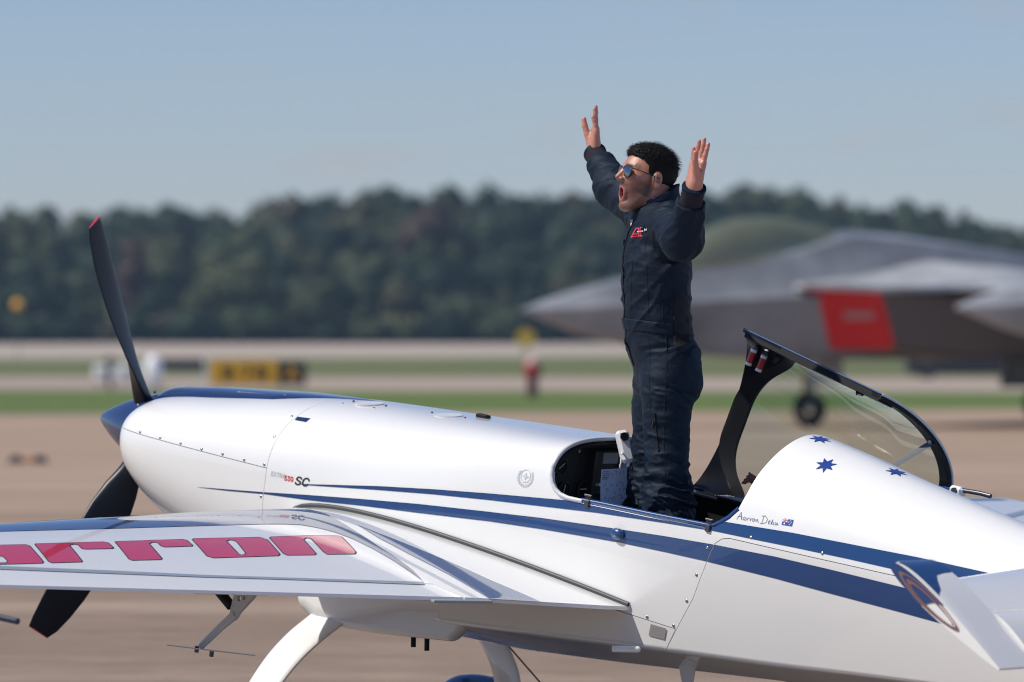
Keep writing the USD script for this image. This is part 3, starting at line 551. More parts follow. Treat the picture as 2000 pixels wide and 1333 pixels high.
for x, z, r in [(FW * .25, FH * .24, .0032), (FW * .75, FH * .82, .0018), (FW * .75, FH * .18, .0018), (FW * .63, FH * .55, .0018), (FW * .87, FH * .6, .0018), (FW * .8, FH * .42, .0012)]: decal('flag_star', fl(Point(x, z).buffer(r, 4)), 'flag_white', on_body(0.0021), fuselage)
# pale wreath crest ahead of the cockpit
paint('crest_silver', (0.68, 0.69, 0.69), 0.3, 0.6, metal=0.2); paint('crest_grey', (0.55, 0.56, 0.57), 0.3, 0.6)
cxx, czz = 2.625, 0.243
wr = [affinity.translate(affinity.rotate(affinity.scale(Point(0, 0).buffer(0.0052), 1.5, 0.6), math.degrees(a) + 50), cxx + 0.033 * math.cos(a), czz + 0.033 * math.sin(a)) for a in np.radians(np.concatenate([np.linspace(150, 262, 7), np.linspace(30, -82, 7)]))]
for k, g in enumerate(wr): decal('crest_leaf', g, 'crest_grey' if abs(k % 7 - 5) < 2 else 'crest_silver', on_body(0.0016), fuselage)
decal('crest_ring', Point(cxx, czz + .004).buffer(0.024).difference(Point(cxx, czz + .004).buffer(0.0215)), 'crest_silver', on_body(0.0016), fuselage)
decal('crest_bird', Polygon([(cxx - .018, czz + .002), (cxx - .006, czz + .006), (cxx, czz + .016), (cxx + .006, czz + .006), (cxx + .018, czz + .002), (cxx + .006, czz - .001), (cxx, czz - .011), (cxx - .006, czz - .001)]), 'crest_silver', on_body(0.0016), fuselage)
# seven pointed stars on the fairing behind the seat
def star_decal(xc, yc, R, rot):
    s = section(xc, 400); k0 = np.argmin(np.abs(s[:, 1] - yc) + np.where(s[:, 2] > station(xc)[3], 0, 9))
    a0 = 2 * np.pi * k0 / 400; pts = []
    pl = Polygon([((R if i % 2 == 0 else R * 0.46) * math.sin(rot + i * math.pi / 7), (R if i % 2 == 0 else R * 0.46) * math.cos(rot + i * math.pi / 7)) for i in range(14)])
    def fz(u, v):                                                     # u aft, v up round the section
        out = []
        for du, dv in zip(u, v):
            q = section(xc + du, 1200); ka = int(round(a0 / (2 * np.pi) * 1200)); d = np.linalg.norm(np.diff(q, axis=0, append=q[:1]), axis=1)
            cum = np.concatenate([np.cumsum(d[ka:ka + 200]), ]); cumn = np.cumsum(d[ka - 1:max(ka - 250, 0):-1]) if ka > 1 else np.array([9.0])
            if dv >= 0: j = ka + int(np.searchsorted(cum, dv)) + 1; p = q[j % 1200]; n0, n1 = q[(j - 1) % 1200], q[(j + 1) % 1200]
            else: j = ka - int(np.searchsorted(cumn, -dv)); p = q[j]; n0, n1 = q[j - 1], q[j + 1]
            t = n1 - n0; n = np.array([0, t[2], -t[1]]); n /= np.linalg.norm(n) + 1e-12
            out.append(p + n * 0.0018)
        return np.array(out)
    fz.__qualname__ = 'on_body'
    decal('star', pl, 'navy_star', fz, fuselage, cell=0.02)
paint('navy_star', (0.012, 0.045, 0.24), 0.35, 0.9)
star_decal(3.826, 0.155, 0.041, 0.08); star_decal(3.690, 0.035, 0.043, 0.3); star_decal(4.045, 0.028, 0.043, 0.3)
star_decal(3.95, -0.16, 0.041, 0.2)
# placard, blister, drain tube, aerial, oil drain
p_ = [(3.2589, -0.1837), (3.3303, -0.1866), (3.3227, -0.2284), (3.2497, -0.2278)]
paint('placard_metal', (0.42, 0.40, 0.38), 0.45, metal=0.5)
pl_ = decal('placard', Polygon(p_), 'placard_metal', on_body(0.003), belly_panel)
for i in range(4): decal('placard_line', sbox(3.266, -0.216 + i * 0.007, 3.308, -0.2154 + i * 0.007), 'grey_part', on_body(0.0036), belly_panel)
p, n = body_frame(3.082, 0.1163); bl = ball((0, 0, 0), 1.0, 3, (0.031, 0.018, 0.022)); bl.apply_translation(p + n * 0.004); obj('blister_vent', bl, 'blue_paint', plane, smooth=True)
obj('drain_tube', [cyl((3.225, 0.345, -0.285), (3.165, 0.415, -0.292), 0.0125, 16), ball((3.225, 0.345, -0.285), 0.0125, 2)], 'leg_white', plane, smooth=50)
fin_ = np.array([[3.19, -0.36], [3.265, -0.355], [3.262, -0.452], [3.252, -0.460], [3.232, -0.458]])
obj('blade_aerial', from_man(prism(Polygon(fin_), 0.045, 0.056)), 'light_grey', plane)
for x in (2.02, 2.09): obj('breather_tube', cyl((x, 0.22, -0.46), (x + .01, 0.22, -0.525), 0.010, 12), 'black_matte', plane, smooth=40)
# ---------------------------------------------------------------- cockpit
tub = to_man(body_loft(cav_x[1:-1], grow=-0.0215, m=96)) - to_man(body_loft(cav_x[2:-2], grow=-0.028, m=96)) - prism(Polygon([(x, z - 0.006) for x, z in OPEN]), -1, 1)
obj('cockpit_tub', from_man(tub), 'black_matte', plane, smooth=40)
panel_s = section(2.62, 72, grow=-0.03); front = panel_s.copy(); front[:, 0] = 2.60
keep = loft(np.array([panel_s, front])); instrument = obj('instrument_panel', keep, 'panel_black', plane)
def on_panel(y, z, dx=0.0): return np.array([2.622 + dx, y, z])
def gauge(y, z, r):
    g = obj('gauge', cyl(on_panel(y, z), on_panel(y, z, 0.012), r, 24), 'black_matte', instrument, smooth=40)
    obj('gauge_rim', trimesh.creation.annulus(r * 0.92, r * 1.08, 0.004, transform=xf(roty(math.pi / 2), on_panel(y, z, 0.013))), 'dark_steel', g)
    obj('gauge_needle', box((0.002, r * 0.12, r * 1.2), on_panel(y + r * .1, z + r * .1, 0.015), 0, rotx(0.7 * (y * 37 % 3))), 'light_grey', g)
for y, z, r in [(0.20, 0.28, 0.030), (0.27, 0.22, 0.028), (0.17, 0.19, 0.032), (0.25, 0.13, 0.028), (0.06, 0.19, 0.034), (0.14, 0.10, 0.028), (-0.20, 0.27, 0.03), (-0.22, 0.18, 0.03)]: gauge(y, z, r)
obj('radio_unit', box((0.05, 0.155, 0.17), on_panel(-0.03, 0.26, 0.02), 0.006), 'panel_black', instrument)
obj('display_screen', box((0.006, 0.085, 0.042), on_panel(-0.03, 0.315, 0.047), 0.001), 'grey_part', instrument)
obj('selector_knob', cyl(on_panel(-0.10, 0.285, 0.045), on_panel(-0.10, 0.285, 0.065), 0.018, 20), 'grey_part', instrument, smooth=40)
for y in (-0.055, -0.025, 0.005, 0.03): obj('switch_toggle', cyl(on_panel(y, 0.215, 0.045), on_panel(y, 0.218, 0.062), 0.006, 10), 'light_grey', instrument, smooth=40)
for y, z in [(0.10, 0.335), (0.21, 0.335), (0.29, 0.28), (0.31, 0.20), (0.10, 0.03), (0.2, 0.05)]: obj('panel_screw', cyl(on_panel(y, z), on_panel(y, z, 0.004), 0.006, 10), 'light_grey', instrument, smooth=40)
# rim of the forward deck: pale seal along the cut edge
rim = section(2.735, 200, grow=0.001); rim = rim[(rim[:, 2] > 0.30)]; o_ = np.argsort(np.arctan2(rim[:, 2] - 0.2, rim[:, 1])); rim = rim[o_]
edge = np.array([(x, float(half_width(np.array(x), np.array(z))), z) for x, z in [(2.90, 0.2035), (2.86, 0.203), (2.83, 0.203), (2.793, 0.210), (2.766, 0.225), (2.748, 0.246), (2.738, 0.272)]])
obj('deck_rim', tube(np.vstack([edge, rim, edge[::-1] * [1, -1, 1]]) + [0.003, 0, 0], 0.0085, 10), 'light_grey', plane, smooth=60)
obj('glare_shield', tube(rim * [1, 0.965, 1] - [-0.001, 0, 0.018], 0.010, 10), 'black_matte', plane, smooth=60)
# sill rails, latches
for sgn in (1, -1):
    sl = [(x, sgn * (float(half_width(np.array(x), np.array(z))) - 0.006), z + 0.004) for x, z in [(2.90, 0.203), (3.0, 0.2055), (3.21, 0.209), (3.46, 0.2155), (3.50, 0.2225), (3.525, 0.238), (3.555, 0.262), (3.585, 0.298)]]
    obj('sill_rail', tube(sl, 0.010, 10), 'blue_paint', plane, smooth=60)
    obj('sill_trim', tube([(x, y + sgn * 0.0065, z - 0.011) for x, y, z in sl[:5]], 0.0016, 8), 'flag_white', plane, smooth=60)
for x, z in [(2.925, 0.203), (3.478, 0.2165)]:
    y = float(half_width(np.array(x), np.array(z))) - 0.004
    l_ = obj('canopy_latch', box((0.034, 0.020, 0.026), (x, y - 0.004, z + 0.010), 0.004), 'black_gloss', plane)
    obj('latch_pin', cyl((x - 0.016, y + 0.002, z + 0.026), (x + 0.016, y + 0.002, z + 0.026), 0.005, 10), 'dark_steel', l_, smooth=40)
    obj('latch_lever', box((0.022, 0.010, 0.026), (x + 0.002, y + 0.008, z - 0.004), 0.002), 'dark_steel', l_)
# seat, headrest pad, floor bar, throttle tube
obj('seat_back', box((0.05, 0.42, 0.46), (3.50, 0.0, 0.02), 0.02, roty(rad(-22))), 'black_matte', plane)
obj('seat_pan', box((0.42, 0.42, 0.05), (3.24, 0.0, -0.19), 0.02, roty(rad(8))), 'black_matte', plane)
obj('side_pad', box((0.035, 0.055, 0.115), (3.545, 0.235, 0.195), 0.012, roty(rad(24))), 'grey_part', plane)
obj('harness_strap', tube([(3.57, 0.15, 0.23), (3.54, 0.20, 0.16), (3.50, 0.22, 0.06)], 0.012, 8, flat=(1.6, .35)), 'grey_part', plane)
obj('floor_bar', cyl((2.62, -0.12, 0.09), (3.05, -0.12, 0.10), 0.014, 12), 'grey_part', plane, smooth=40)
obj('seat_tube', tube([(3.33, .05, -.1), (3.44, .09, 0.10), (3.50, 0.12, 0.20)], 0.014, 10), 'grey_part', plane, smooth=40)
# ---------------------------------------------------------------- open canopy, swung over to the right on its sill hinge
H0, H1 = np.array([2.76, -0.375, 0.205]), np.array([3.52, -0.335, 0.217]); AX = (H1 - H0) / np.linalg.norm(H1 - H0); PHI = rad(107)
def swing(p):
    v = np.asarray(p, float) - H0; return H0 + v * math.cos(PHI) + np.cross(AX, v) * math.sin(PHI) + (v @ AX)[..., None] * AX * (1 - math.cos(PHI))
def can_pt(u, a, off=0.0):
    """closed canopy: u from front (0) to rear (1), a from the left sill (0) over the top to the hinge (pi)"""
    Xr = 3.52 + 0.15 * np.sin(a); X = 2.76 + u * (Xr - 2.76)
    W = np.interp(X, [2.76, 3.52, 3.67], [0.645, 0.505, 0.485]) + 2 * off; Hh = np.interp(X, [2.76, 2.86, 2.97, 3.15, 3.35, 3.52, 3.67], [0.105, 0.185, 0.275, 0.375, 0.415, 0.400, 0.375]) + off
    h = H0 + (X - 2.76)[..., None] * (H1 - H0) / 0.76; c, s = np.cos(a), np.sin(a); y = W / 2 + W / 2 * c - off; z = Hh * s
    return np.stack([X, h[..., 1] + y, h[..., 2] + z], -1)
def can_shell(u0, u1, a0, a1, off_out, off_in, nu=24, na=48):
    """solid strip of the canopy between limits (u limits may depend on a)"""
    a = np.linspace(a0, a1, na); U0 = u0(a) if callable(u0) else np.full(na, u0); U1 = u1(a) if callable(u1) else np.full(na, u1)
    f = np.linspace(0, 1, nu)[:, None]; U = U0[None] * (1 - f) + U1[None] * f; A = np.broadcast_to(a, U.shape)
    o, i = swing(can_pt(U, A, off_out)), swing(can_pt(U, A, off_in))
    return loft(np.concatenate([o, i[::-1]], 0).transpose(1, 0, 2))
def glass_front(a): return 0.042 + 0.26 * np.abs(np.cos(a)) ** 3.2
canopy = obj('canopy_front_fairing', can_shell(0.0, lambda a: glass_front(a) - 0.02, 0.0, math.pi, 0.004, -0.006), 'moulded_black', plane, smooth=45)
obj('canopy_front_rim', can_shell(lambda a: glass_front(a) - 0.045 + .0 * a, lambda a: glass_front(a) + 0.012, 0.05, math.pi - 0.05, -0.004, -0.018, 6), 'black_matte', plane, smooth=45)
M['canopy_glass'] = usdkit.material(stage, '/World/Looks/canopy_glass', {'t': ('transparent_bsdf', {'color': (0.86, 0.91, 0.875)}), 'g': ('glossy_bsdf', {'color': (1, 1, 1), 'roughness': 0.02}), 'l': ('layer_weight', {'blend': 0.5}), 'w': ('math', {'math_type': 'power', 'value2': 4.0}), 'f': ('math', {'math_type': 'multiply_add', 'value2': 0.80, 'value3': 0.035}), 'm': ('mix_closure', {})},
    [('l.facing', 'w.value1'), ('w.value', 'f.value1'), ('f.value', 'm.fac'), ('t.BSDF', 'm.closure1'), ('g.BSDF', 'm.closure2')], surface='m.closure')
obj('canopy_glass', can_shell(lambda a: glass_front(a) + 0.012, 0.975, 0.04, math.pi - 0.03, 0.0, -0.004, 30, 60), 'canopy_glass', plane, smooth=45)
obj('canopy_rear_frame', can_shell(0.938, 1.0, 0.0, math.pi, 0.004, -0.014, 6), 'black_matte', plane, smooth=45)
obj('canopy_side_frame', can_shell(0.02, 0.99, 0.0, 0.155, 0.003, -0.022, 30, 8), 'black_matte', plane, smooth=45)
obj('canopy_hinge_frame', can_shell(0.0, 0.99, math.pi - 0.2, math.pi, 0.003, -0.016, 30, 10), 'black_gloss', plane, smooth=45)
uu = np.linspace(0.0, 1.0, 40); obj('canopy_blue_edge', tube(swing(can_pt(uu, np.zeros(40), 0.006)), 0.0036, 8), 'blue_paint', plane, smooth=60)
aa = np.linspace(0.0, 1.5, 30); obj('canopy_rear_edge', tube(swing(can_pt(np.ones(30), aa, 0.006)), 0.005, 8), 'light_grey', plane, smooth=60)
for u in (0.165, 0.80):
    P = swing(can_pt(np.array([u]), np.array([0.10]), -0.02))[0]
    k_ = obj('latch_socket', box((0.032, 0.014, 0.026), P, 0.003), 'black_matte', plane); obj('socket_plate', box((0.016, 0.016, 0.006), P + [0.006, 0.004, -0.009], 0.001), 'light_grey', k_)
paint('tube_red', (0.45, 0.015, 0.02), 0.35, 0.5)
for u, a in ((0.055, 0.42), (0.105, 0.46)):
    P = swing(can_pt(np.array([u]), np.array([a]), -0.03))[0]; ax = np.array([-0.25, 0.1, -1.0]); ax /= np.linalg.norm(ax)
    t_ = obj('warning_streamer', cyl(P, P + ax * 0.050, 0.0125, 16), 'tube_red', plane, smooth=40)
    obj('streamer_end', cyl(P - ax * 0.008, P + ax * 0.004, 0.0128, 16), 'flag_white', t_, smooth=40); obj('streamer_end', cyl(P + ax * 0.047, P + ax * 0.058, 0.0128, 16), 'flag_white', t_, smooth=40)
    obj('streamer_hook', cyl(P - ax * 0.025, P - ax * 0.006, 0.003, 8), 'dark_steel', t_)
# restraint strap and stay cable
A_ = swing(can_pt(np.array([0.965]), np.array([0.78]), -0.012))[0]; B_ = np.array([3.80, -0.20, 0.46])
sv = np.linspace(0, 1, 8)[:, None]; obj('canopy_strap', tube(A_ * (1 - sv) + B_ * sv, 0.016, 8, flat=(1.0, 0.10)), 'strap_grey', plane)
obj('strap_button', cyl(A_ + [-.0, .006, 0], A_ + [0.004, .018, 0.004], 0.007, 12), 'light_grey', plane, smooth=40)
obj('stay_bracket', box((0.06, 0.04, 0.038), (4.045, -0.35, 0.438), 0.010), 'leg_white', plane); obj('stay_bolt', cyl((4.045, -0.325, 0.44), (4.045, -0.335, 0.44), 0.012, 12), 'dark_steel', plane)
obj('stay_cable', tube([(4.06, -.35, .445), (4.10, -.35, .447), (4.15, -.35, .449), (4.195, -.35, .447)], 0.0085, 8), 'dark_steel', plane, smooth=50); obj('stay_link', tube([(3.80, -.42, .42), (3.95, -.38, .43), (4.03, -.35, .437)], 0.009, 8), 'blue_paint', plane, smooth=50)
obj('hinge_shelf', box((0.50, 0.085, 0.012), (3.05, -0.335, 0.212), 0.003, rotz(rad(3))), 'black_gloss', plane)
pp = obj('perforated_plate', box((0.155, 0.075, 0.006), (3.06, -0.318, 0.224), 0.001, rotz(rad(3))), 'dark_steel', plane)
holes = [cyl((2.995 + 0.014 * i, -0.345 + 0.013 * j, 0.2272), (2.995 + 0.014 * i, -0.345 + 0.013 * j, 0.2284), 0.0036, 8) for i in range(10) for j in range(5)]
tag(obj('plate_holes', holes, 'light_grey', pp), kind='stuff')
# ---------------------------------------------------------------- undercarriage
def gear_leg(sgn):
    path = np.array([(1.745, .36, -.44), (1.74, .42, -.478), (1.735, .51, -.535), (1.725, .60, -.615), (1.72, .68, -.71), (1.70, .745, -.82), (1.66, .795, -.94), (1.62, .825, -1.03)]); k = np.linspace(0, 1, len(path)); kk = np.linspace(0, 1, 28)
    path = PchipInterpolator(k, path)(kk); t = np.gradient(path, axis=0); t /= np.linalg.norm(t, axis=1, keepdims=True)
    nx = np.array([1.0, 0, 0]); nn = np.cross(t, nx); nn /= np.linalg.norm(nn, axis=1, keepdims=True)
    a = np.linspace(0, 2 * np.pi, 28, endpoint=False); ch = np.interp(kk, [0, 0.3, 1], [0.088, 0.085, 0.06]); th = np.interp(kk, [0, 1], [0.017, 0.013])
    P = path[:, None] + ch[:, None, None] * (np.sign(np.cos(a)) * np.abs(np.cos(a)) ** 0.75)[None, :, None] * nx + th[:, None, None] * (np.sign(np.sin(a)) * np.abs(np.sin(a)) ** 0.9)[None, :, None] * nn[:, None]
    P = P * [1, sgn, 1]; g = obj('gear_leg', loft(P), 'leg_white', plane, smooth=45)
    # cuff fairing at the belly
    pts = [(1.60, .34, -.26, .09), (1.64, .365, -.40, .075), (1.70, .365, -.42, .072), (1.82, .36, -.42, .07), (1.95, .33, -.415, .07), (2.25, .27, -.40, .055), (2.35, .29, -.30, .06), (1.80, .36, -.30, .07), (2.1, .34, -.33, .065)]
    hull = m3.Manifold.batch_hull([m3.Manifold.sphere(r, 56).translate((x, sgn * y, z)) for x, y, z, r in pts]); obj('gear_cuff', from_man(hull), 'white_paint', plane, smooth=40)
    obj('cuff_seal', tube(np.array([path[2] + nx * 0.092 * math.cos(b) + nn[2] * 0.022 * math.sin(b) for b in np.linspace(0, 2 * np.pi, 30)]) * [1, sgn, 1], 0.006, 8), 'rubber', plane, smooth=60)
    # wheel and pant
    w = trimesh.creation.torus(0.125, 0.055, 40, 16); w.apply_transform(xf(rotx(math.pi / 2), (1.56, sgn * 0.84, -1.03))); wo = obj('wheel', w, 'rubber', plane, smooth=40)
    obj('wheel_rim', cyl((1.56, sgn * 0.80, -1.03), (1.56, sgn * 0.88, -1.03), 0.085, 24), 'light_grey', wo, smooth=40)
    u = np.linspace(0, 1, 30); rr = 0.19 * np.sqrt(np.clip(1 - (2 * u ** 0.72 - 1) ** 2, 0, 1)) + 1e-4; bb = np.linspace(0, 2 * np.pi, 32, endpoint=False)
    pant = np.stack([np.stack([np.full(32, 1.25 + 0.86 * q), sgn * 0.84 + r * 0.52 * np.cos(bb), -0.975 - 0.02 * q + r * np.sin(bb)], -1) for q, r in zip(u, rr)])
    obj('wheel_pant', loft(pant), 'blue_paint', plane, smooth=45)
gear_leg(1); gear_leg(-1)
obj('brake_line', tube([(1.76, -0.38, -0.475), (1.82, -0.40, -0.50), (1.86, -0.43, -0.515)], 0.012, 8), 'black_matte', plane)
obj('bonding_wire', tube([(1.84, -0.42, -0.50), (2.06, -0.55, -0.72), (2.30, -0.66, -0.96)], 0.0035, 6), 'dark_steel', plane)
# aileron spade under the left wing (and its twin on the right)
for sgn in (1, -1):
    Y = sgn * 1.72; brk = Polygon([(2.505, -0.15), (2.605, -0.15), (2.592, -0.172), (2.535, -0.237), (2.515, -0.268), (2.49, -0.262), (2.495, -0.21)])
    for c, r in (((2.527, -0.187), 0.010), ((2.552, -0.180), 0.008)): brk = brk.difference(Point(c).buffer(r))
    s_ = obj('aileron_spade', from_man(prism(brk, Y - 0.008, Y + 0.008)), 'light_grey', plane)
    obj('spade_arm', tube([(2.515, Y, -0.245), (2.45, Y, -0.305), (2.365, Y, -0.392)], [0.017, 0.014, 0.012], 12), 'light_grey', s_, smooth=50)
    t1_ = np.array([0.993, 0, 0.115]); vd_ = np.array([-0.652, -0.735, -0.142]); n_ = np.cross(vd_, t1_); n_ /= np.linalg.norm(n_); t2_ = np.cross(n_, t1_)
    obj('spade_plate', box((0.250, 0.20, 0.004), (2.415, Y, -0.3965), 0.001, np.stack([t1_, t2_, n_], 1) @ rotx(0.03)), 'light_grey', s_)
    for x in (2.345, 2.42): obj('spade_bolt', cyl((x, Y, -0.395), (x, Y, -0.418), 0.008, 10), 'dark_steel', s_)
    obj('aileron_damper', cyl((2.39, Y, -0.165), (2.487, Y, -0.222), 0.018, 14), 'black_matte', s_, smooth=40); obj('damper_rod', cyl((2.487, Y, -0.222), (2.512, Y, -0.243), 0.007, 10), 'steel', s_, smooth=40)
    if sgn > 0: obj('sight_rod', tube([(1.85, sgn * 3.76, -0.06), (2.6, sgn * 3.76, -0.035), (3.515, sgn * 3.755, 0.006)], 0.0105, 12), 'dark_line', plane, smooth=50)
# ---------------------------------------------------------------- tail
def slab_foil(p_le, p_te, thick, m=26):
    """symmetric foil section between two points, thickness along the normal of the chord in the (X, z) plane"""
    p0, p1 = np.array(p_le, float), np.array(p_te, float); c = p1 - p0; L = np.linalg.norm(c); e = c / L; n = np.cross(e, [0, 1.0, 0]); n *= -1 if n[2] < 0 else 1
    t = 0.5 * (1 - np.cos(np.linspace(0, np.pi, m))); th = wing_thick(t) * thick / L * L + 0.002 * t
    return np.concatenate([p0 + t[:, None] * c + th[:, None] * n, (p0 + t[:, None] * c - th[:, None] * n)[::-1][:-1]])
EH = np.array([5.498, 0, 0.343]); ed = np.array([0.887, 0, -0.462])
for sgn in (1, -1):
    tp_ = [slab_foil((np.interp(y, [0.05, 1.405], [4.95, 5.245]), sgn * y, 0.372), (5.487, sgn * y, 0.350), 0.075) for y in np.linspace(0.05, 1.405, 8)]
    stab = obj('tailplane', loft(tp_), 'white_paint', plane, smooth=35)
    el_ = [slab_foil(EH + [0, sgn * y, 0] + ed * 0.004, EH + [0, sgn * y, 0] + ed * np.interp(y, [0.12, 1.6], [0.34, 0.273]), 0.070) for y in np.linspace(0.12, 1.40, 6)]
    elev = obj('elevator', loft(el_), 'white_paint', plane, smooth=35)
    hr = []
    for y in (1.405, 1.45, 1.50, 1.55, 1.585, 1.598, 1.602):
        s0 = np.interp(y, [1.405, 1.45, 1.55, 1.6], [-0.268, -0.272, -0.270, -0.262]); hr.append(slab_foil(EH + [0, sgn * y, 0] + ed * s0, EH + [0, sgn * y, 0] + ed * 0.273, 0.070 if y < 1.59 else 0.062))
    horn = obj('elevator_horn', loft(hr), 'white_paint', plane, smooth=35)
    if sgn > 0: horn_l, elev_l = horn, elev
def horn_pt(s, y, off=0.0):
    s0, L = -0.27, 0.543; t = np.clip((s - s0) / L, 0, 1); n = np.array([0.462, 0, 0.887]); return EH + np.stack([s * ed[0], y, s * ed[2]], -1) + (wing_thick(t) * 0.070 + 0.002 * t + off)[..., None] * n
def on_horn(off=0.0016):
    def fz(s, y): return horn_pt(s, y, off)
    fz.__qualname__ = 'on_wing'; return fz
decal('horn_tip_paint', Polygon([(-0.268, 1.408), (-0.268, 1.59), (-0.06, 1.596), (-0.085, 1.56), (-0.135, 1.525), (-0.16, 1.50), (-0.168, 1.46), (-0.172, 1.408)]), 'blue_paint', on_horn(), horn_l, cell=0.02)
def end_pt(s, v): t = np.clip((s + 0.27) / 0.543, 0, 1); n = np.array([0.462, 0, 0.887]); return EH + np.stack([s * ed[0], np.full_like(s, 1.604), s * ed[2]], -1) + (v * wing_thick(t) * 0.062)[..., None] * n
def on_end(off):
    def fz(s, v): q = end_pt(s, v); q[:, 1] += off; return q
    fz.__qualname__ = 'on_body'; return fz
paint('ring_bronze', (0.20, 0.10, 0.085), 0.35, 0.8)
decal('horn_end_paint', Polygon([(-0.262, -0.95), (-0.262, 0.95), (-0.02, 0.95), (-0.06, 0.2), (-0.09, -0.95)]), 'blue_paint', on_end(0.001), horn_l, cell=0.02)
ell = lambda cx_, rx, ry: affinity.translate(affinity.scale(Point(0, 0).buffer(1.0, 24), rx, ry), cx_, 0)
decal('ring_emblem', ell(-0.075, 0.150, 0.86).difference(affinity.translate(ell(-0.075, 0.132, 0.66), 0.002, 0.06)), 'ring_bronze', on_end(0.002), horn_l, cell=0.02)
decal('ring_emblem', ell(-0.068, 0.118, 0.56).difference(affinity.translate(ell(-0.068, 0.104, 0.44), 0.010, -0.06)), 'ring_bronze', on_end(0.002), horn_l, cell=0.02)
def fin_sec(z, x0, x1, th):
    t = 0.5 * (1 - np.cos(np.linspace(0, np.pi, 24))); h = wing_thick(t) * th
    return np.concatenate([np.stack([x0 + (x1 - x0) * t, h, np.full(24, z)], -1), np.stack([x0 + (x1 - x0) * t, -h, np.full(24, z)], -1)[::-1][:-1]])
obj('fin', loft([fin_sec(z, np.interp(z, [0.2, 1.15], [5.35, 5.95]), 6.22, np.interp(z, [0.2, 1.15], [.10, .07])) for z in np.linspace(0.2, 1.15, 8)]), 'white_paint', plane, smooth=35)
obj('rudder', loft([fin_sec(z, 6.23, np.interp(z, [-0.02, 0.5, 1.2], [6.62, 6.68, 6.52]), .07) for z in np.linspace(-0.02, 1.2, 8)]), 'blue_paint', plane, smooth=35)
obj('tail_spring', tube([(5.7, 0, -0.05), (6.05, 0, -0.16), (6.25, 0, -0.26)], 0.02, 8), 'grey_part', plane)
tw_ = trimesh.creation.torus(0.06, 0.03, 24, 10); tw_.apply_transform(xf(rotx(math.pi / 2), (6.28, 0, -0.30))); obj('tail_wheel', tw_, 'rubber', plane, smooth=40)
# ---------------------------------------------------------------- pilot: one implicit surface for the body, others for the suit, hair and trims
def seg_sdf(p, a, b, ra, rb):
    """round cone between a and b"""
    a, b = np.asarray(a, np.float32), np.asarray(b, np.float32); ba = b - a; h = np.clip(((p - a) @ ba) / (ba @ ba), 0, 1)
    return np.linalg.norm(p - a - h[:, None] * ba, axis=1) - (ra + (rb - ra) * h)
def ell_sdf(p, c, r, R=None):
    q = p - np.asarray(c, np.float32)
    if R is not None: q = q @ np.asarray(R, np.float32)
    r = np.asarray(r, np.float32); k0 = np.linalg.norm(q / r, axis=1); k1 = np.linalg.norm(q / (r * r), axis=1)
    return k0 * (k0 - 1) / np.maximum(k1, 1e-9)
def smin(a, b, k):
    h = np.maximum(k - np.abs(a - b), 0) / k; return np.minimum(a, b) - h * h * k * 0.25
def smax(a, b, k): return -smin(-a, -b, k)
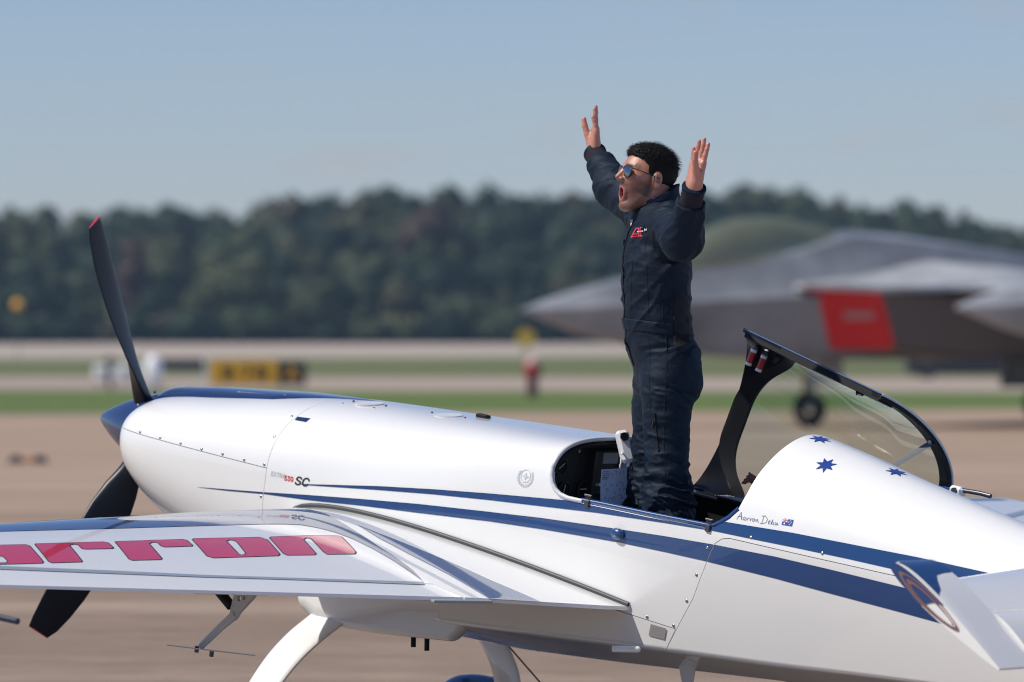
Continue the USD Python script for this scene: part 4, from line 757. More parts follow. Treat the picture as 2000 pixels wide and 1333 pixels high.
def surface_nets(fn, lo, hi, h, block=12):
    """zero surface of fn(points) in a box, by surface nets on the blocks near the surface"""
    lo = np.asarray(lo, float); n = np.ceil((np.asarray(hi) - lo) / h / block).astype(int); N = n * block + 1
    F = np.full(N, np.float32(1.0)); ax = [lo[i] + (np.arange(n[i]) + 0.5) * block * h for i in range(3)]
    C = np.stack(np.meshgrid(*ax, indexing='ij'), -1).reshape(-1, 3).astype(np.float32)
    dc = np.concatenate([fn(C[i:i + 60000]) for i in range(0, len(C), 60000)]); near = np.nonzero(np.abs(dc) < block * h * 1.15)[0]
    far = np.nonzero(np.abs(dc) >= block * h * 1.15)[0]; idx3 = np.stack(np.unravel_index(np.arange(len(C)), n), -1)
    for k in far:
        if dc[k] < 0: i, j, l = idx3[k] * block; F[i:i + block + 1, j:j + block + 1, l:l + block + 1] = -1
    g = np.stack(np.meshgrid(*[np.arange(block + 1)] * 3, indexing='ij'), -1).reshape(-1, 3); per = max(1, 400000 // len(g))
    for s in range(0, len(near), per):
        ks = near[s:s + per]; base = idx3[ks] * block; P = (lo + (base[:, None] + g[None]) * h).reshape(-1, 3).astype(np.float32)
        v = fn(P).reshape(len(ks), block + 1, block + 1, block + 1)
        for q, (i, j, l) in zip(v, base): F[i:i + block + 1, j:j + block + 1, l:l + block + 1] = q
    S = F < 0; X = [S[i:N[0] - 1 + i, j:N[1] - 1 + j, k:N[2] - 1 + k] for i in (0, 1) for j in (0, 1) for k in (0, 1)]
    cnt = sum(x.astype(np.int8) for x in X); act = (cnt > 0) & (cnt < 8); cells = np.argwhere(act); vid = np.full(act.shape, -1, np.int32); vid[act] = np.arange(len(cells))
    acc = np.zeros((len(cells), 3)); num = np.zeros(len(cells)); cr = [(i, j, k) for i in (0, 1) for j in (0, 1) for k in (0, 1)]
    for a in cr:
        for d in range(3):
            if a[d]: continue
            b = list(a); b[d] = 1; fa = F[tuple((cells + a).T)]; fb = F[tuple((cells + b).T)]; m = (fa < 0) != (fb < 0)
            t = np.where(m, fa / np.where(m, fa - fb, 1), 0); q = np.array(a, float)[None] + np.zeros((len(cells), 3)); q[:, d] = t; acc += q * m[:, None]; num += m
    V = lo + (cells + acc / num[:, None]) * h; faces = []
    for d in range(3):
        e1, e2 = (d + 1) % 3, (d + 2) % 3; sl0 = [slice(1, -1)] * 3; sl0[d] = slice(0, -1); sl1 = [slice(1, -1)] * 3; sl1[d] = slice(1, None)
        A, Bq = S[tuple(sl0)], S[tuple(sl1)]; E = np.argwhere(A != Bq); off = np.ones(3, int); off[d] = 0; E0 = E + off
        if len(E0) == 0: continue
        def cid(o1, o2): c = E0.copy(); c[:, e1] -= o1; c[:, e2] -= o2; return vid[tuple(c.T)]
        q = np.stack([cid(1, 1), cid(0, 1), cid(0, 0), cid(1, 0)], 1); inside = A[tuple((E).T)]
        q[~inside] = q[~inside][:, ::-1]; faces += [q[:, [0, 1, 2]], q[:, [0, 2, 3]]]
    return tm(V, np.vstack(faces))
# picture-sized layout: 1 m = 530 px at the pilot; u to the right, v away, w up, from the point below him on the cockpit floor
S_ = 530.0; FLOOR = 1245.0
def J(px, py, v): return np.array([(px - 1290) / S_, v, (FLOOR - py) / S_])
DP = 20.93; PILOT_LOC = np.array([(1290 - 1000) / 11088 * DP, DP, EYE - (FLOOR - 666.5) / 11088 * DP])
YAW = rad(15); fwd = np.array([-math.cos(YAW), -math.sin(YAW), 0]); lft = np.array([math.sin(YAW), -math.cos(YAW), 0])
# joints
j = dict(hipL=J(1300, 742, -.092), kneeL=J(1301, 975, -.112), ankL=J(1335, 1205, -.12), hipR=J(1291, 742, .095), kneeR=J(1277, 965, .115), ankR=J(1300, 1205, .12),
         pelvis=J(1303, 715, 0), waist=J(1284, 625, 0), chest=J(1285, 525, 0), upper=J(1290, 450, 0), neck=J(1281, 405, 0),
         shL=J(1309, 440, -.185), elL=J(1326, 472, -.41), wrL=J(1346, 376, -.545), shR=J(1262, 418, .185), elR=J(1205, 362, .415), wrR=J(1167, 290, .585))
HEADC = J(1262, 351, -0.01); HYAW, HPITCH = rad(22), rad(12)
hf = np.array([-math.cos(HYAW), -math.sin(HYAW), 0]); hl = np.array([math.sin(HYAW), -math.cos(HYAW), 0]); hu = np.array([0, 0, 1.0])
hf2 = hf * math.cos(HPITCH) + hu * math.sin(HPITCH); hu2 = hu * math.cos(HPITCH) - hf * math.sin(HPITCH)
HR = np.stack([hf2, hl, hu2], 1)                                     # head axes: x forward, y left, z up
def to_head(p): return ((p - HEADC.astype(np.float32)) @ HR.astype(np.float32))
def from_head(q): return np.asarray(q) @ HR.T + HEADC
def head_sdf(p):
    q = to_head(p); qa = q.copy(); qa[:, 1] = np.abs(qa[:, 1])
    d = ell_sdf(q, (-.012, 0, .036), (.098, .0765, .088))
    d = smin(d, ell_sdf(q, (.041, 0, -.022), (.056, .051, .087)), .04)
    d = smin(d, seg_sdf(qa, (-.004, .046, -.052), (.050, .021, -.114), .016, .015), .035)
    d = smin(d, seg_sdf(q, (.063, 0, -.117), (.069, 0, -.115), .0145, .0155), .028)       # chin, jaw dropped open
    d = smin(d, seg_sdf(qa, (.078, .010, .033), (.066, .042, .030), .010, .010), .018)   # brow
    d = smin(d, ell_sdf(qa, (.058, .043, -.010), (.024, .019, .018)), .022)             # cheek bones
    d = smax(d, -ell_sdf(qa, (.090, .032, .012), (.020, .019, .013)), .014)             # eye sockets
    d = smin(d, ell_sdf(qa, (.066, .032, .012), (.0135, .0135, .0125)), .004)           # eyeballs
    d = smin(d, seg_sdf(q, (.088, 0, .026), (.113, 0, -.014), .0080, .0102), .012)       # nose ridge
    d = smin(d, ell_sdf(qa, (.100, .012, -.020), (.011, .009, .008)), .007)
    d = smax(d, -ell_sdf(qa, (.104, .007, -.0275), (.0055, .0038, .004)), .003)
    # open mouth: lips as a ring round a deep cavity
    t = np.stack([q[:, 0] - .079, q[:, 1], q[:, 2] + .070], -1); ring = np.sqrt((t[:, 1] / .0215) ** 2 + (t[:, 2] / .0245) ** 2)
    lip = np.sqrt(((ring - 1) * .021) ** 2 + (t[:, 0] + .10 * np.abs(t[:, 1]) - 0.006 + .18 * np.maximum(-t[:, 2], 0)) ** 2) - .0052
    d = smin(d, lip, .008)
    d = smax(d, -ell_sdf(q, (.080, 0, -.071), (.036, .0185, .0205)), .005)
    # ears
    e = qa - np.array([-.012, .078, -.002], np.float32); er = np.stack([e[:, 0] + .35 * e[:, 1], e[:, 1], e[:, 2]], -1)
    ear = ell_sdf(er, (0, 0, 0), (.018, .0085, .031)); ear = smax(ear, -ell_sdf(er, (.001, .009, .003), (.0095, .007, .017)), .004); ear = smin(ear, ell_sdf(er, (.003, .001, -.022), (.009, .007, .009)), .008)
    d = smin(d, ear, .008)
    # neck
    n0 = from_head((-.030, 0, -.055)); d = smin(d, seg_sdf(p, n0, j['neck'] + [0, 0, -.03], .058, .066), .03)
    return d
# hands: palm frame (origin wrist, x along the fingers, y to the thumb side, z out of the palm)
def hand_frame(d, n):
    d = np.asarray(d, float); d /= np.linalg.norm(d); n = np.asarray(n, float); n -= d * (n @ d); n /= np.linalg.norm(n); return d, n
def hand_parts(w, d, n, side, spread, curl, thumb_out, tn):
    """side: +1 / -1 puts the thumb on the left or right of the fingers when looking at the palm"""
    d, n = hand_frame(d, n); s = np.cross(n, d) * side; at = lambda a, b, c: w + d * a + s * b + n * c
    segs = [(at(-.010, 0, 0), at(.012, 0, 0), .027, .025)]
    pal = [((.015, .016, .002), (.085, .026, .001), .020, .0135), ((.015, .002, .002), (.090, .006, 0), .020, .0135), ((.015, -.010, .002), (.086, -.014, 0), .019, .013), ((.018, -.020, .003), (.076, -.031, .001), .017, .0125), ((.018, .026, .010), (.050, .034, .012), .017, .014)]
    segs += [(at(*a), at(*b), ra, rb) for a, b, ra, rb in pal]
    fing = [(.090, .027, .074, spread * 1.0), (.095, .006, .083, spread * .25), (.091, -.015, .077, -spread * .35), (.080, -.033, .060, -spread * 1.1)]; fs = []
    for i, (a, b, L, sp) in enumerate(fing):
        p0 = at(a - .012, b, 0); ang = sp; c = curl[i]; ph = 0; p = p0
        for k, (fl, r0, r1) in enumerate(((.47, .0098, .0090), (.30, .0090, .0084), (.25, .0084, .0070))):
            ph += c; dirn = (d * math.cos(ang) + s * math.sin(ang)) * math.cos(ph) + n * math.sin(ph); q = p + dirn * L * fl * (1.12 if k == 0 else 1); fs.append((i, p, q, r0, r1)); p = q
    b0 = at(.030, .026, .012); t1 = d * math.cos(thumb_out) + s * math.sin(thumb_out) + n * tn; t1 /= np.linalg.norm(t1); b1 = b0 + t1 * .042
    t2 = d * math.cos(thumb_out * .72) + s * math.sin(thumb_out * .72) + n * tn * .75; t2 /= np.linalg.norm(t2); b2 = b1 + t2 * .034; t3 = d * math.cos(thumb_out * .45) + s * math.sin(thumb_out * .45) + n * tn * .4; t3 /= np.linalg.norm(t3)
    fs += [(9, b0, b1, .0175, .0125), (9, b1, b2, .0125, .0112), (9, b2, b2 + t3 * .026, .0112, .0090)]
    return segs, fs
# near (left) hand: palm towards the picture's left and the camera; far (right) hand: seen from its thumb edge
HANDS = [hand_parts(j['wrL'] + [0, 0, 0.008], (0.20, -0.06, 1.0), (-0.80, -0.60, 0.10), -1, rad(.6), (rad(-2), rad(0), rad(2), rad(4)), rad(12), .62),
         hand_parts(j['wrR'] + [0.0, 0, 0.006], (0.02, 0.03, 1.0), (-0.985, -0.10, 0.05), 1, rad(1.0), (rad(-1), rad(0), rad(3), rad(8)), rad(9), .40)]
def hands_sdf(p):
    out = np.full(len(p), 9.0, np.float32)
    for segs, fs in HANDS:
        d = None
        for a, b, ra, rb in segs: e = seg_sdf(p, a, b, ra, rb); d = e if d is None else smin(d, e, .014)
        fing = {}
        for i, a, b, ra, rb in fs: e = seg_sdf(p, a, b, ra, rb); fing[i] = e if i not in fing else smin(fing[i], e, .003)
        for i, e in fing.items(): d = smin(d, e, .010 if i == 9 else .0055)
        out = np.minimum(out, d)
    return out
def limbs(k=0.0):
    """(a, b, ra, rb) of trunk and limbs, grown by k"""
    o = lambda v, x=0, y=0, z=0: v + fwd * x + lft * y + np.array([0, 0, z])
    legs = [(j['hipL'], j['kneeL'], .082, .056), (j['kneeL'], j['ankL'], .066, .05), (j['hipR'], j['kneeR'], .088, .064), (j['kneeR'], j['ankR'], .066, .05)]
    arms = [(j['shL'], j['elL'], .056, .047), (j['elL'], j['wrL'], .046, .031), (j['shR'], j['elR'], .056, .047), (j['elR'], j['wrR'], .046, .031)]
    return [(a, b, ra + k, rb + k) for a, b, ra, rb in legs + arms]
RT = np.stack([fwd, lft, [0, 0, 1.0]], 1)
def trunk_sdf(p, k=0.0):
    g = lambda n, x=0, y=0, z=0: j[n] + fwd * x + lft * y + np.array([0, 0, z])
    d = ell_sdf(p, g('pelvis', .005), (.102 + k, .165 + k, .145 + k), RT)
    d = smin(d, ell_sdf(p, g('pelvis', -.030, .068, -.045), (.070 + k, .086 + k, .096 + k), RT), .05); d = smin(d, ell_sdf(p, g('pelvis', -.030, -.068, -.045), (.070 + k, .086 + k, .096 + k), RT), .05)
    d = smin(d, ell_sdf(p, g('waist', .004), (.106 + k, .150 + k, .17 + k), RT), .07)
    d = smin(d, ell_sdf(p, g('chest', .006), (.118 + k, .168 + k, .175 + k), RT), .07)
    d = smin(d, ell_sdf(p, g('upper', -.006, 0, .0), (.098 + k, .175 + k, .10 + k), RT), .06)
    d = smin(d, seg_sdf(p, g('shL', 0, -.03, -.005), g('shR', 0, .03, -.005), .058 + k, .058 + k), .05)
    return d
def body_sdf(p):
    d = trunk_sdf(p)
    for a, b, ra, rb in limbs(): d = smin(d, seg_sdf(p, a, b, ra, rb), .035)
    for n in ('ankL', 'ankR'): d = smin(d, seg_sdf(p, j[n] + fwd * -.03 + [0, 0, -.02], j[n] + fwd * .15 + [0, 0, -.035], .042, .034), .03)
    h = head_sdf(p); d = smin(d, h, .02); return smin(d, hands_sdf(p), .012)
def fold(p, freq, seed, dirv, along):
    """ridged folds lying across dirv, wandering"""
    q = np.stack([p @ dirv * freq, (p @ np.cross(dirv, [0.3, 0.9, 0.2])) * freq * along, (p @ np.cross(dirv, [0.8, -0.2, 0.5])) * freq * along], -1)
    n = meshkit.noise(q + 0.9 * meshkit.noise(q * 0.7 + 5, seed + 9)[:, None], seed) + 0.35 * meshkit.noise(q * 2.1, seed + 1)
    r = 1 - np.abs(2 * n / 1.35 - 1); return (r ** 2.6).astype(np.float32)
Z_ = np.array([0, 0, 1.0])
def suit_sdf(p, wrinkle=True):
    d = trunk_sdf(p, .010)
    for i, (a, b, ra, rb) in enumerate(limbs()):
        k0, k1 = ((.013, .011), (.010, .020), (.013, .011), (.010, .020), (.013, .019), (.018, .011), (.013, .019), (.018, .011))[i]
        if i in (5, 7): b = b - (b - a) / np.linalg.norm(b - a) * .020
        d = smin(d, seg_sdf(p, a, b, ra + k0, rb + k1), .045 if i > 3 else .03)
    d = smin(d, ell_sdf(p, j['neck'] + fwd * .0 + [0, 0, -.035], (.080, .095, .040), RT), .04)
    if not wrinkle: return d
    nm = np.nonzero(np.abs(d) < .035)[0]
    if len(nm) == 0: return d
    p = p[nm]; z = p[:, 2]; legs = np.clip((0.98 - z) / 0.15, 0, 1); knee = np.exp(-((z - .49) / .15) ** 2)
    arms_d = np.minimum.reduce([seg_sdf(p, a, b, ra, rb) for a, b, ra, rb in limbs()[4:]]); arm = np.clip(1 - arms_d / .06, 0, 1) * (np.linalg.norm(p[:, :2] - j['chest'][:2], axis=1) > .17)
    torso = np.clip((z - 0.98) / .1, 0, 1) * (1 - arm)
    f = legs * (0.006 + 0.020 * knee) * fold(p, 26, 3, np.array([0.15, 0, 0.99]), .35) + 0.012 * legs * knee * fold(p, 38, 8, np.array([0.55, .2, 0.8]), .4)
    f += legs * .004 * fold(p, 52, 18, np.array([-.12, 0, .99]), .3)
    f += arm * (0.018 * fold(p, 24, 5, np.array([0.25, 0.75, 0.6]), .45) + .006 * fold(p, 44, 15, np.array([0.5, 0.5, 0.6]), .4)) + torso * (0.008 * fold(p, 20, 6, np.array([-0.72, 0.1, 0.68]), .28) + .005 * fold(p, 34, 7, np.array([0.2, 0.2, .95]), .3))
    f += 0.008 * np.exp(-((z - 1.06) / .05) ** 2) * fold(p, 30, 12, Z_, .3) + .008 * np.exp(-((z - .90) / .07) ** 2) * fold(p, 30, 13, np.array([0.3, 0, .95]), .3)
    d[nm] = d[nm] - f + 0.005
    return d
def cut_plane(p, o, n): return (p - np.asarray(o, np.float32)) @ np.asarray(n, np.float32)
def cuff_plane(p, e, w, back):
    dv = (w - e) / np.linalg.norm(w - e); return dv, w - dv * back
def suit_full(p):
    d = suit_sdf(p)
    for e, w in (('elL', 'wrL'), ('elR', 'wrR')):
        dv, o = cuff_plane(p, j[e], j[w], .062); near = np.linalg.norm(p - j[w].astype(np.float32), axis=1) < .16
        d = np.where(near, smax(d, cut_plane(p, o, dv).astype(np.float32), .006), d)
    cz = j['neck'] + [0, 0, .018]; top = cut_plane(p, cz, np.array([0.10, 0, 1.0])); near = np.linalg.norm(p - cz.astype(np.float32), axis=1) < .13
    return np.where(near, smax(d, top.astype(np.float32), .008), d)
person = thing('person', 'man in dark navy flight suit and sunglasses standing in the cockpit, arms raised, mouth open', 'person', PILOT_LOC)
# fine grids for head and hands are merged into the body grid by building the body once at 4 mm and again at 2 mm round head and hands
LO, HI = np.array([-.40, -.80, -.02]), np.array([.30, .75, 2.02])
bm = surface_nets(body_sdf, LO, HI, 0.0042)
def refine(mesh, fn, mask_fn, n=1):
    """loop-subdivide near detail and pull vertices onto the surface"""
    v, f = np.asarray(mesh.vertices), np.asarray(mesh.faces)
    for _ in range(n):
        c = v[f].mean(1); sel = np.nonzero(mask_fn(c))[0]; v, f = trimesh.remesh.subdivide(v, f, face_index=sel)
    def d(x): return np.concatenate([fn(x[i:i + 100000].astype(np.float32)) for i in range(0, len(x), 100000)]).astype(float)
    m = np.nonzero(mask_fn(v))[0]; x = v[m]; e = 8e-4
    for _ in range(2):
        g = np.stack([d(x + dd) - d(x - dd) for dd in np.eye(3) * e], -1) / (2 * e); g /= np.maximum(np.linalg.norm(g, axis=1, keepdims=True), .3); x = x - g * np.clip(d(x), -.003, .003)[:, None]
    v = v.copy(); v[m] = x; return tm(v, f)
det = lambda c: (np.linalg.norm(c - HEADC, axis=1) < .17) | (np.linalg.norm(c - j['wrL'], axis=1) < .22) | (np.linalg.norm(c - j['wrR'], axis=1) < .22)
bm = refine(bm, body_sdf, det, 1)
# skin tones: lips, mouth, stubble, pinker palms
bv = np.asarray(bm.vertices); q = to_head(bv.astype(np.float32)); col = np.tile(np.array([0.43, 0.190, 0.122]), (len(bv), 1)); nearh = np.linalg.norm(bv - HEADC, axis=1) < .19
nz = meshkit.fbm(bv * 90, 3)[:, None]; col *= 0.86 + 0.28 * nz
def blend(mask, c, a=1.0):
    global col; m = np.clip(np.clip(mask, 0, 1) * a, 0, 1)[:, None]; col = col * (1 - m) + np.array(c) * m
stub = nearh * np.clip(1 - (q[:, 2] + .024 + .10 * np.clip(.05 - q[:, 0], 0, .1)) / .02, 0, 1) * np.clip((q[:, 2] + .16) / .02, 0, 1) * np.clip((q[:, 0] + .010) / .03, 0, 1)
sidb = nearh * np.clip(1 - np.abs(q[:, 0] - .012) / .018, 0, 1) * np.clip((.045 - q[:, 2]) / .03, 0, 1) * np.clip((np.abs(q[:, 1]) - .045) / .01, 0, 1) * (q[:, 2] > -.07)
must = nearh * np.exp(-((q[:, 2] + .039) / .006) ** 2) * (q[:, 0] > .06) * (np.abs(q[:, 1]) < .034)
blend(stub, (0.092, 0.046, 0.034), 0.58 + 0.30 * nz[:, 0]); blend(sidb, (0.04, 0.028, 0.024), 0.75); blend(must, (0.06, 0.036, 0.03), 0.7)
cheek = nearh * np.exp(-(((q[:, 2] + .012) / .025) ** 2 + ((np.abs(q[:, 1]) - .045) / .022) ** 2)) * (q[:, 0] > .03); blend(cheek, (0.48, 0.19, 0.14), .5)
t_ = np.sqrt((q[:, 1] / .0215) ** 2 + ((q[:, 2] + .070) / .0245) ** 2); lipm = nearh * (q[:, 0] > .064) * np.exp(-((t_ - 1.0) / .17) ** 2); blend(lipm, (0.42, 0.13, 0.115), .85)
inm = nearh * (t_ < .84) * (q[:, 0] > .03) * (q[:, 0] < .12); blend(inm, (0.20, 0.014, 0.014)); blend(inm * (q[:, 0] < .062), (0.05, 0.006, 0.006))
brow = nearh * np.exp(-((q[:, 2] - .036) / .006) ** 2) * (q[:, 0] > .05) * (np.abs(q[:, 1]) > .012) * (np.abs(q[:, 1]) < .055); blend(brow, (0.03, 0.02, 0.017), .85)
handm = (np.linalg.norm(bv - j['wrL'] - [0, 0, .1], axis=1) < .15) | (np.linalg.norm(bv - j['wrR'] - [0, 0, .1], axis=1) < .15); blend(handm * 1.0, (0.50, 0.23, 0.17), .55)
for segs, fs in HANDS:
    for i, a, b, ra, rb in fs[2::3]: blend(np.exp(-(np.linalg.norm(bv - b, axis=1) / .014) ** 2), (0.52, 0.19, 0.14), .5)
M['skin'] = usdkit.material(stage, '/World/Looks/skin', {'a': ('attribute', {'attribute': 'Cd'}), 'g': ('geometry', {}), 'n': ('noise_texture', {'scale': 420, 'detail': 3}), 'b': ('bump', {'strength': 0.45, 'distance': 0.002}),
    'p': ('principled_bsdf', {'roughness': 0.36, 'specular_ior_level': 0.55, 'subsurface_weight': 0.12, 'subsurface_radius': (1, .35, .2), 'subsurface_scale': 0.006})}, [('g.position', 'n.vector'), ('n.fac', 'b.height'), ('b.normal', 'p.normal'), ('a.color', 'p.base_color')], surface='p.BSDF')
body = obj('body', bm, 'skin', person, smooth=True, colors=col)
# the suit
M['suit_cloth'] = usdkit.material(stage, '/World/Looks/suit_cloth', {'g': ('geometry', {}), 'n': ('noise_texture', {'scale': 60, 'detail': 5}), 'r': ('rgb_ramp', {'ramp': [(0.3, (0.0022, 0.0066, 0.0150)), (0.7, (0.0042, 0.0102, 0.0215))]}),
    'n2': ('noise_texture', {'scale': 90, 'detail': 4}), 'b': ('bump', {'strength': 0.35, 'distance': 0.004}), 'p': ('principled_bsdf', {'roughness': 0.66, 'specular_ior_level': 0.26, 'specular_tint': (0.75, 0.88, 1.0)})},
    [('g.position', 'n.vector'), ('n.fac', 'r.fac'), ('r.color', 'p.base_color'), ('g.position', 'n2.vector'), ('n2.fac', 'b.height'), ('b.normal', 'p.normal')], surface='p.BSDF')
M['suit_black'] = usdkit.material(stage, '/World/Looks/suit_black', {'p': ('principled_bsdf', {'base_color': (0.004, 0.005, 0.007), 'roughness': 0.75, 'specular_ior_level': 0.3})}, surface='p.BSDF')
varied('rib_knit', [(0.3, (0.013, 0.010, 0.017)), (0.7, (0.021, 0.016, 0.026))], 300, rough=0.9)
sm = surface_nets(suit_full, LO + [0, 0, .10], HI + [0, 0, -.18], 0.0046)
suit = obj('flight_suit', sm, 'suit_cloth', person, smooth=True)
def band_of(mask_sdf, grow, lo, hi, h=0.0045): return surface_nets(lambda p: smax(suit_sdf(p, True) - grow, mask_sdf(p).astype(np.float32), .003), lo, hi, h)
# belt across the waist, side panel of black stretch cloth, knitted cuffs, stand collar
bo = J(1283, 641, 0); bn = np.array([0.13, 0.0, 1.0]); bn /= np.linalg.norm(bn)
def belt_mask(p): t = cut_plane(p, bo, bn); s = (p - j['waist'].astype(np.float32)) @ fwd.astype(np.float32); return np.maximum(np.abs(t) - .021, -(s + .012))
belt = obj('waist_belt', band_of(belt_mask, .0045, (-.2, -.25, 1.05), (.2, .25, 1.22)), 'suit_cloth', suit, smooth=True)
def side_mask(p):
    s = (p - j['waist'].astype(np.float32)) @ fwd.astype(np.float32); z = p[:, 2]; l = (p - j['waist'].astype(np.float32)) @ lft.astype(np.float32)
    return np.maximum.reduce([s + .012 + .0 * z, z - 1.29 - 0.62 * np.clip(s + .012, -.2, 0) * 1.2, 1.045 - z - .55 * (s + .0), .02 - np.abs(l)])
obj('stretch_panel', band_of(side_mask, .0025, (-.1, -.26, .98), (.2, .26, 1.34)), 'suit_black', suit, smooth=True)
for e, w in (('elL', 'wrL'), ('elR', 'wrR')):
    dv = (j[w] - j[e]) / np.linalg.norm(j[w] - j[e]); a0, a1 = j[w] - dv * .100, j[w] + dv * .004
    k = np.linspace(0, 1, 15); obj('knit_cuff', tube(a0 + (a1 - a0) * k[:, None], 0.0412 + .0012 * (np.arange(15) % 2) + .001 * np.cos(k * 6), 28), 'rib_knit', suit, smooth=50)
    obj('cuff_band', tube(np.array([a1 - dv * .012, a1 - dv * .006, a1, a1 + dv * .005, a1 + dv * .008]), [0.042, 0.0445, 0.045, 0.0435, .036], 28), 'suit_cloth', suit, smooth=50)
def collar():
    rows = []; c = j['neck'] + np.array([0.004, 0, -.004]); a = np.linspace(0.22, 2 * math.pi - 0.22, 60)
    for t in np.linspace(0, 1, 9):
        r1, r2 = .090 - .006 * t, .094 - .008 * t; fr = np.cos(a)                                  # fr: +1 at the throat
        h = -.016 + t * (.064 + .010 * np.clip(-fr, 0, 1) - .020 * np.clip(fr, 0, 1)) - .034 * fr; wv = 0.004 * np.sin(3 * a + 4 * t)
        rows.append(c + (fr * (r1 + wv))[:, None] * fwd + (np.sin(a) * (r2 + wv))[:, None] * lft + h[:, None] * np.array([0.0, 0, 1.0]))
    rows = np.array(rows); inner = rows - (rows - (c + np.array([0, 0, .02]))) * np.array([.07, .07, 0])
    return loft(np.concatenate([rows, inner[::-1]], 0).transpose(1, 0, 2))
obj('collar', collar(), 'suit_cloth', suit, smooth=50)
obj('undershirt', surface_nets(lambda p: np.maximum(seg_sdf(p, j['neck'] + fwd * .035 + [0, 0, -.085], j['neck'] + fwd * .030 + [0, 0, -.012], .052, .050), -1 + 0 * p[:, 0]), J(1215, 480, -.2), J(1300, 380, .2), .005), 'shirt_cream', suit, smooth=True)
obj('undershirt_collar', tube([j['neck'] + fwd * .074 * math.cos(a) + lft * .078 * math.sin(a) + [0, 0, .040 - .030 * math.cos(a)] for a in np.linspace(0.5, 2 * math.pi - 0.5, 40)], .0045, 8, flat=(.5, 1.1)), 'shirt_blue', suit, smooth=60)
# things drawn on the suit's surface: march points onto it
def on_suit(pts, off=0.001, n=8):
    x = np.asarray(pts, float).copy(); f = lambda y: suit_sdf(y.astype(np.float32)).astype(float); e = 1e-3
    for _ in range(n):
        g = np.stack([f(x + dd) - f(x - dd) for dd in np.eye(3) * e], -1) / (2 * e); g /= np.maximum(np.linalg.norm(g, axis=1, keepdims=True), .3); x = x - g * (f(x) - off)[:, None] * .8
    return x, g
def cast_suit(px, py, off):
    """first point of the suit seen straight across from the left side (along v)"""
    P = np.array([J(a, b, -.34) for a, b in zip(px, py)]); 
    for _ in range(60):
        d = suit_sdf(P.astype(np.float32)).astype(float) - off; P[:, 1] += np.clip(d, -.01, .02) * .8
    return P
def line_on_suit(name, pts, r, mat, parent, off=0.0, flat=None, n=30):
    pts = np.array(pts, float); k = np.linspace(0, 1, len(pts)); kk = np.linspace(0, 1, n); P = cast_suit(np.interp(kk, k, pts[:, 0]), np.interp(kk, k, pts[:, 1]), off)
    return obj(name, tube(P, r, 6, flat=flat), mat, parent, smooth=60)
for pts in ([(1258, 470), (1262, 540), (1264, 600), (1266, 632)], [(1236, 490), (1232, 550), (1231, 610)], [(1272, 412), (1272, 450), (1276, 490), (1290, 512), (1310, 508)], [(1294, 582), (1291, 632)], [(1266, 660), (1268, 700), (1266, 760), (1270, 830)], [(1301, 700), (1296, 780), (1294, 870), (1296, 930)]):
    line_on_suit('seam', pts, .0016, 'suit_black', suit, -.0003)
line_on_suit('leg_zip', [(1276, 806), (1278, 830), (1284, 880)], .0042, 'suit_black', suit, .001); line_on_suit('zip_pull', [(1273, 822), (1272, 832)], .003, 'dark_steel', suit, .004, n=4)
line_on_suit('hip_zip', [(1298, 652), (1299, 668), (1300, 684)], .003, 'suit_black', suit, .001, n=10)
# front zip, running down the middle of the chest
zp = [np.array([0, 0, z]) for z in np.linspace(1.53, .98, 40)]; zpts = np.array([j['waist'] * [1, 1, 0] + [0, 0, p[2]] + fwd * .16 for p in zp]); zz, _ = on_suit(zpts, .001, 14)
obj('front_zip', tube(zz, .0045, 8, flat=(1.2, .6)), 'suit_black', suit, smooth=60)
obj('zip_tab', box((.010, .006, .024), on_suit(np.array([J(1219, 474, -.03)]), .004, 12)[0][0], .002, rotx(.2)), 'black_matte', suit)
# chest print: red monogram with white writing
paint('print_white', (0.78, 0.79, 0.80), 0.5)
def suit_print(name, polys, mat, off):
    P2 = unary_union(polys); t = drape(P2, lambda x, y: cast_suit(x, y, off), cell=6)
    if (t.face_normals[:, 1] > 0).mean() > .5: t.invert()
    obj(name, t, mat, suit, smooth=True)
def ln(pts, w): return LineString(pts).buffer(w)
suit_print('chest_monogram', [ln([(1232, 464), (1241, 447), (1246, 447), (1246, 463)], 1.0), ln([(1236, 458), (1246, 458)], .8), ln([(1251, 446), (1249, 446), (1249, 463), (1252, 462)], .9), ln([(1249, 446), (1253, 446)], .8), ln([(1231, 464), (1252, 461)], .7)], 'letter_red', .0012)
suit_print('chest_name', [ln([(1244 + 2.2 * i, 455 - .22 * i), (1244.2 + 2.2 * i, 452.6 - .22 * i), (1245.4 + 2.2 * i, 453.6 - .22 * i)], .42) for i in range(5)] + [ln([(1257, 452.5), (1257, 448.5)], .6), ln([(1258.8, 452), (1258.8, 449.6)], .6), ln([(1260.5, 451.8), (1260.8, 448.4)], .6), ln([(1257, 450.4), (1259, 450.2)], .5)], 'print_white', .0022)
suit_print('throat_shirt', [Polygon([(1231, 428), (1236, 430), (1233.5, 437), (1231, 443)])], 'shirt_cream', .0015)
suit_print('belt_print', [ln([(1244 + 3.4 * i, 636.5 - .5 * i), (1244.3 + 3.4 * i, 639.8 - .5 * i)], .45) for i in range(6)] + [ln([(1244.3 + 6.8 * i, 638.2 - i), (1247 + 6.8 * i, 637.6 - i)], .4) for i in range(3)], 'rib_knit', .0062)
# boots
for n in ('ankL', 'ankR'):
    a = j[n]; hull = m3.Manifold.batch_hull([m3.Manifold.sphere(r, 24).translate(tuple(a + fwd * x + lft * y + [0, 0, z])) for x, y, z, r in [(-.055, 0, -.035, .040), (0, 0, .06, .056), (.06, .01, -.03, .046), (.16, .012, -.045, .036), (.175, -.012, -.045, .032)]])
    obj('boot', from_man(hull), 'black_gloss', person, smooth=50)
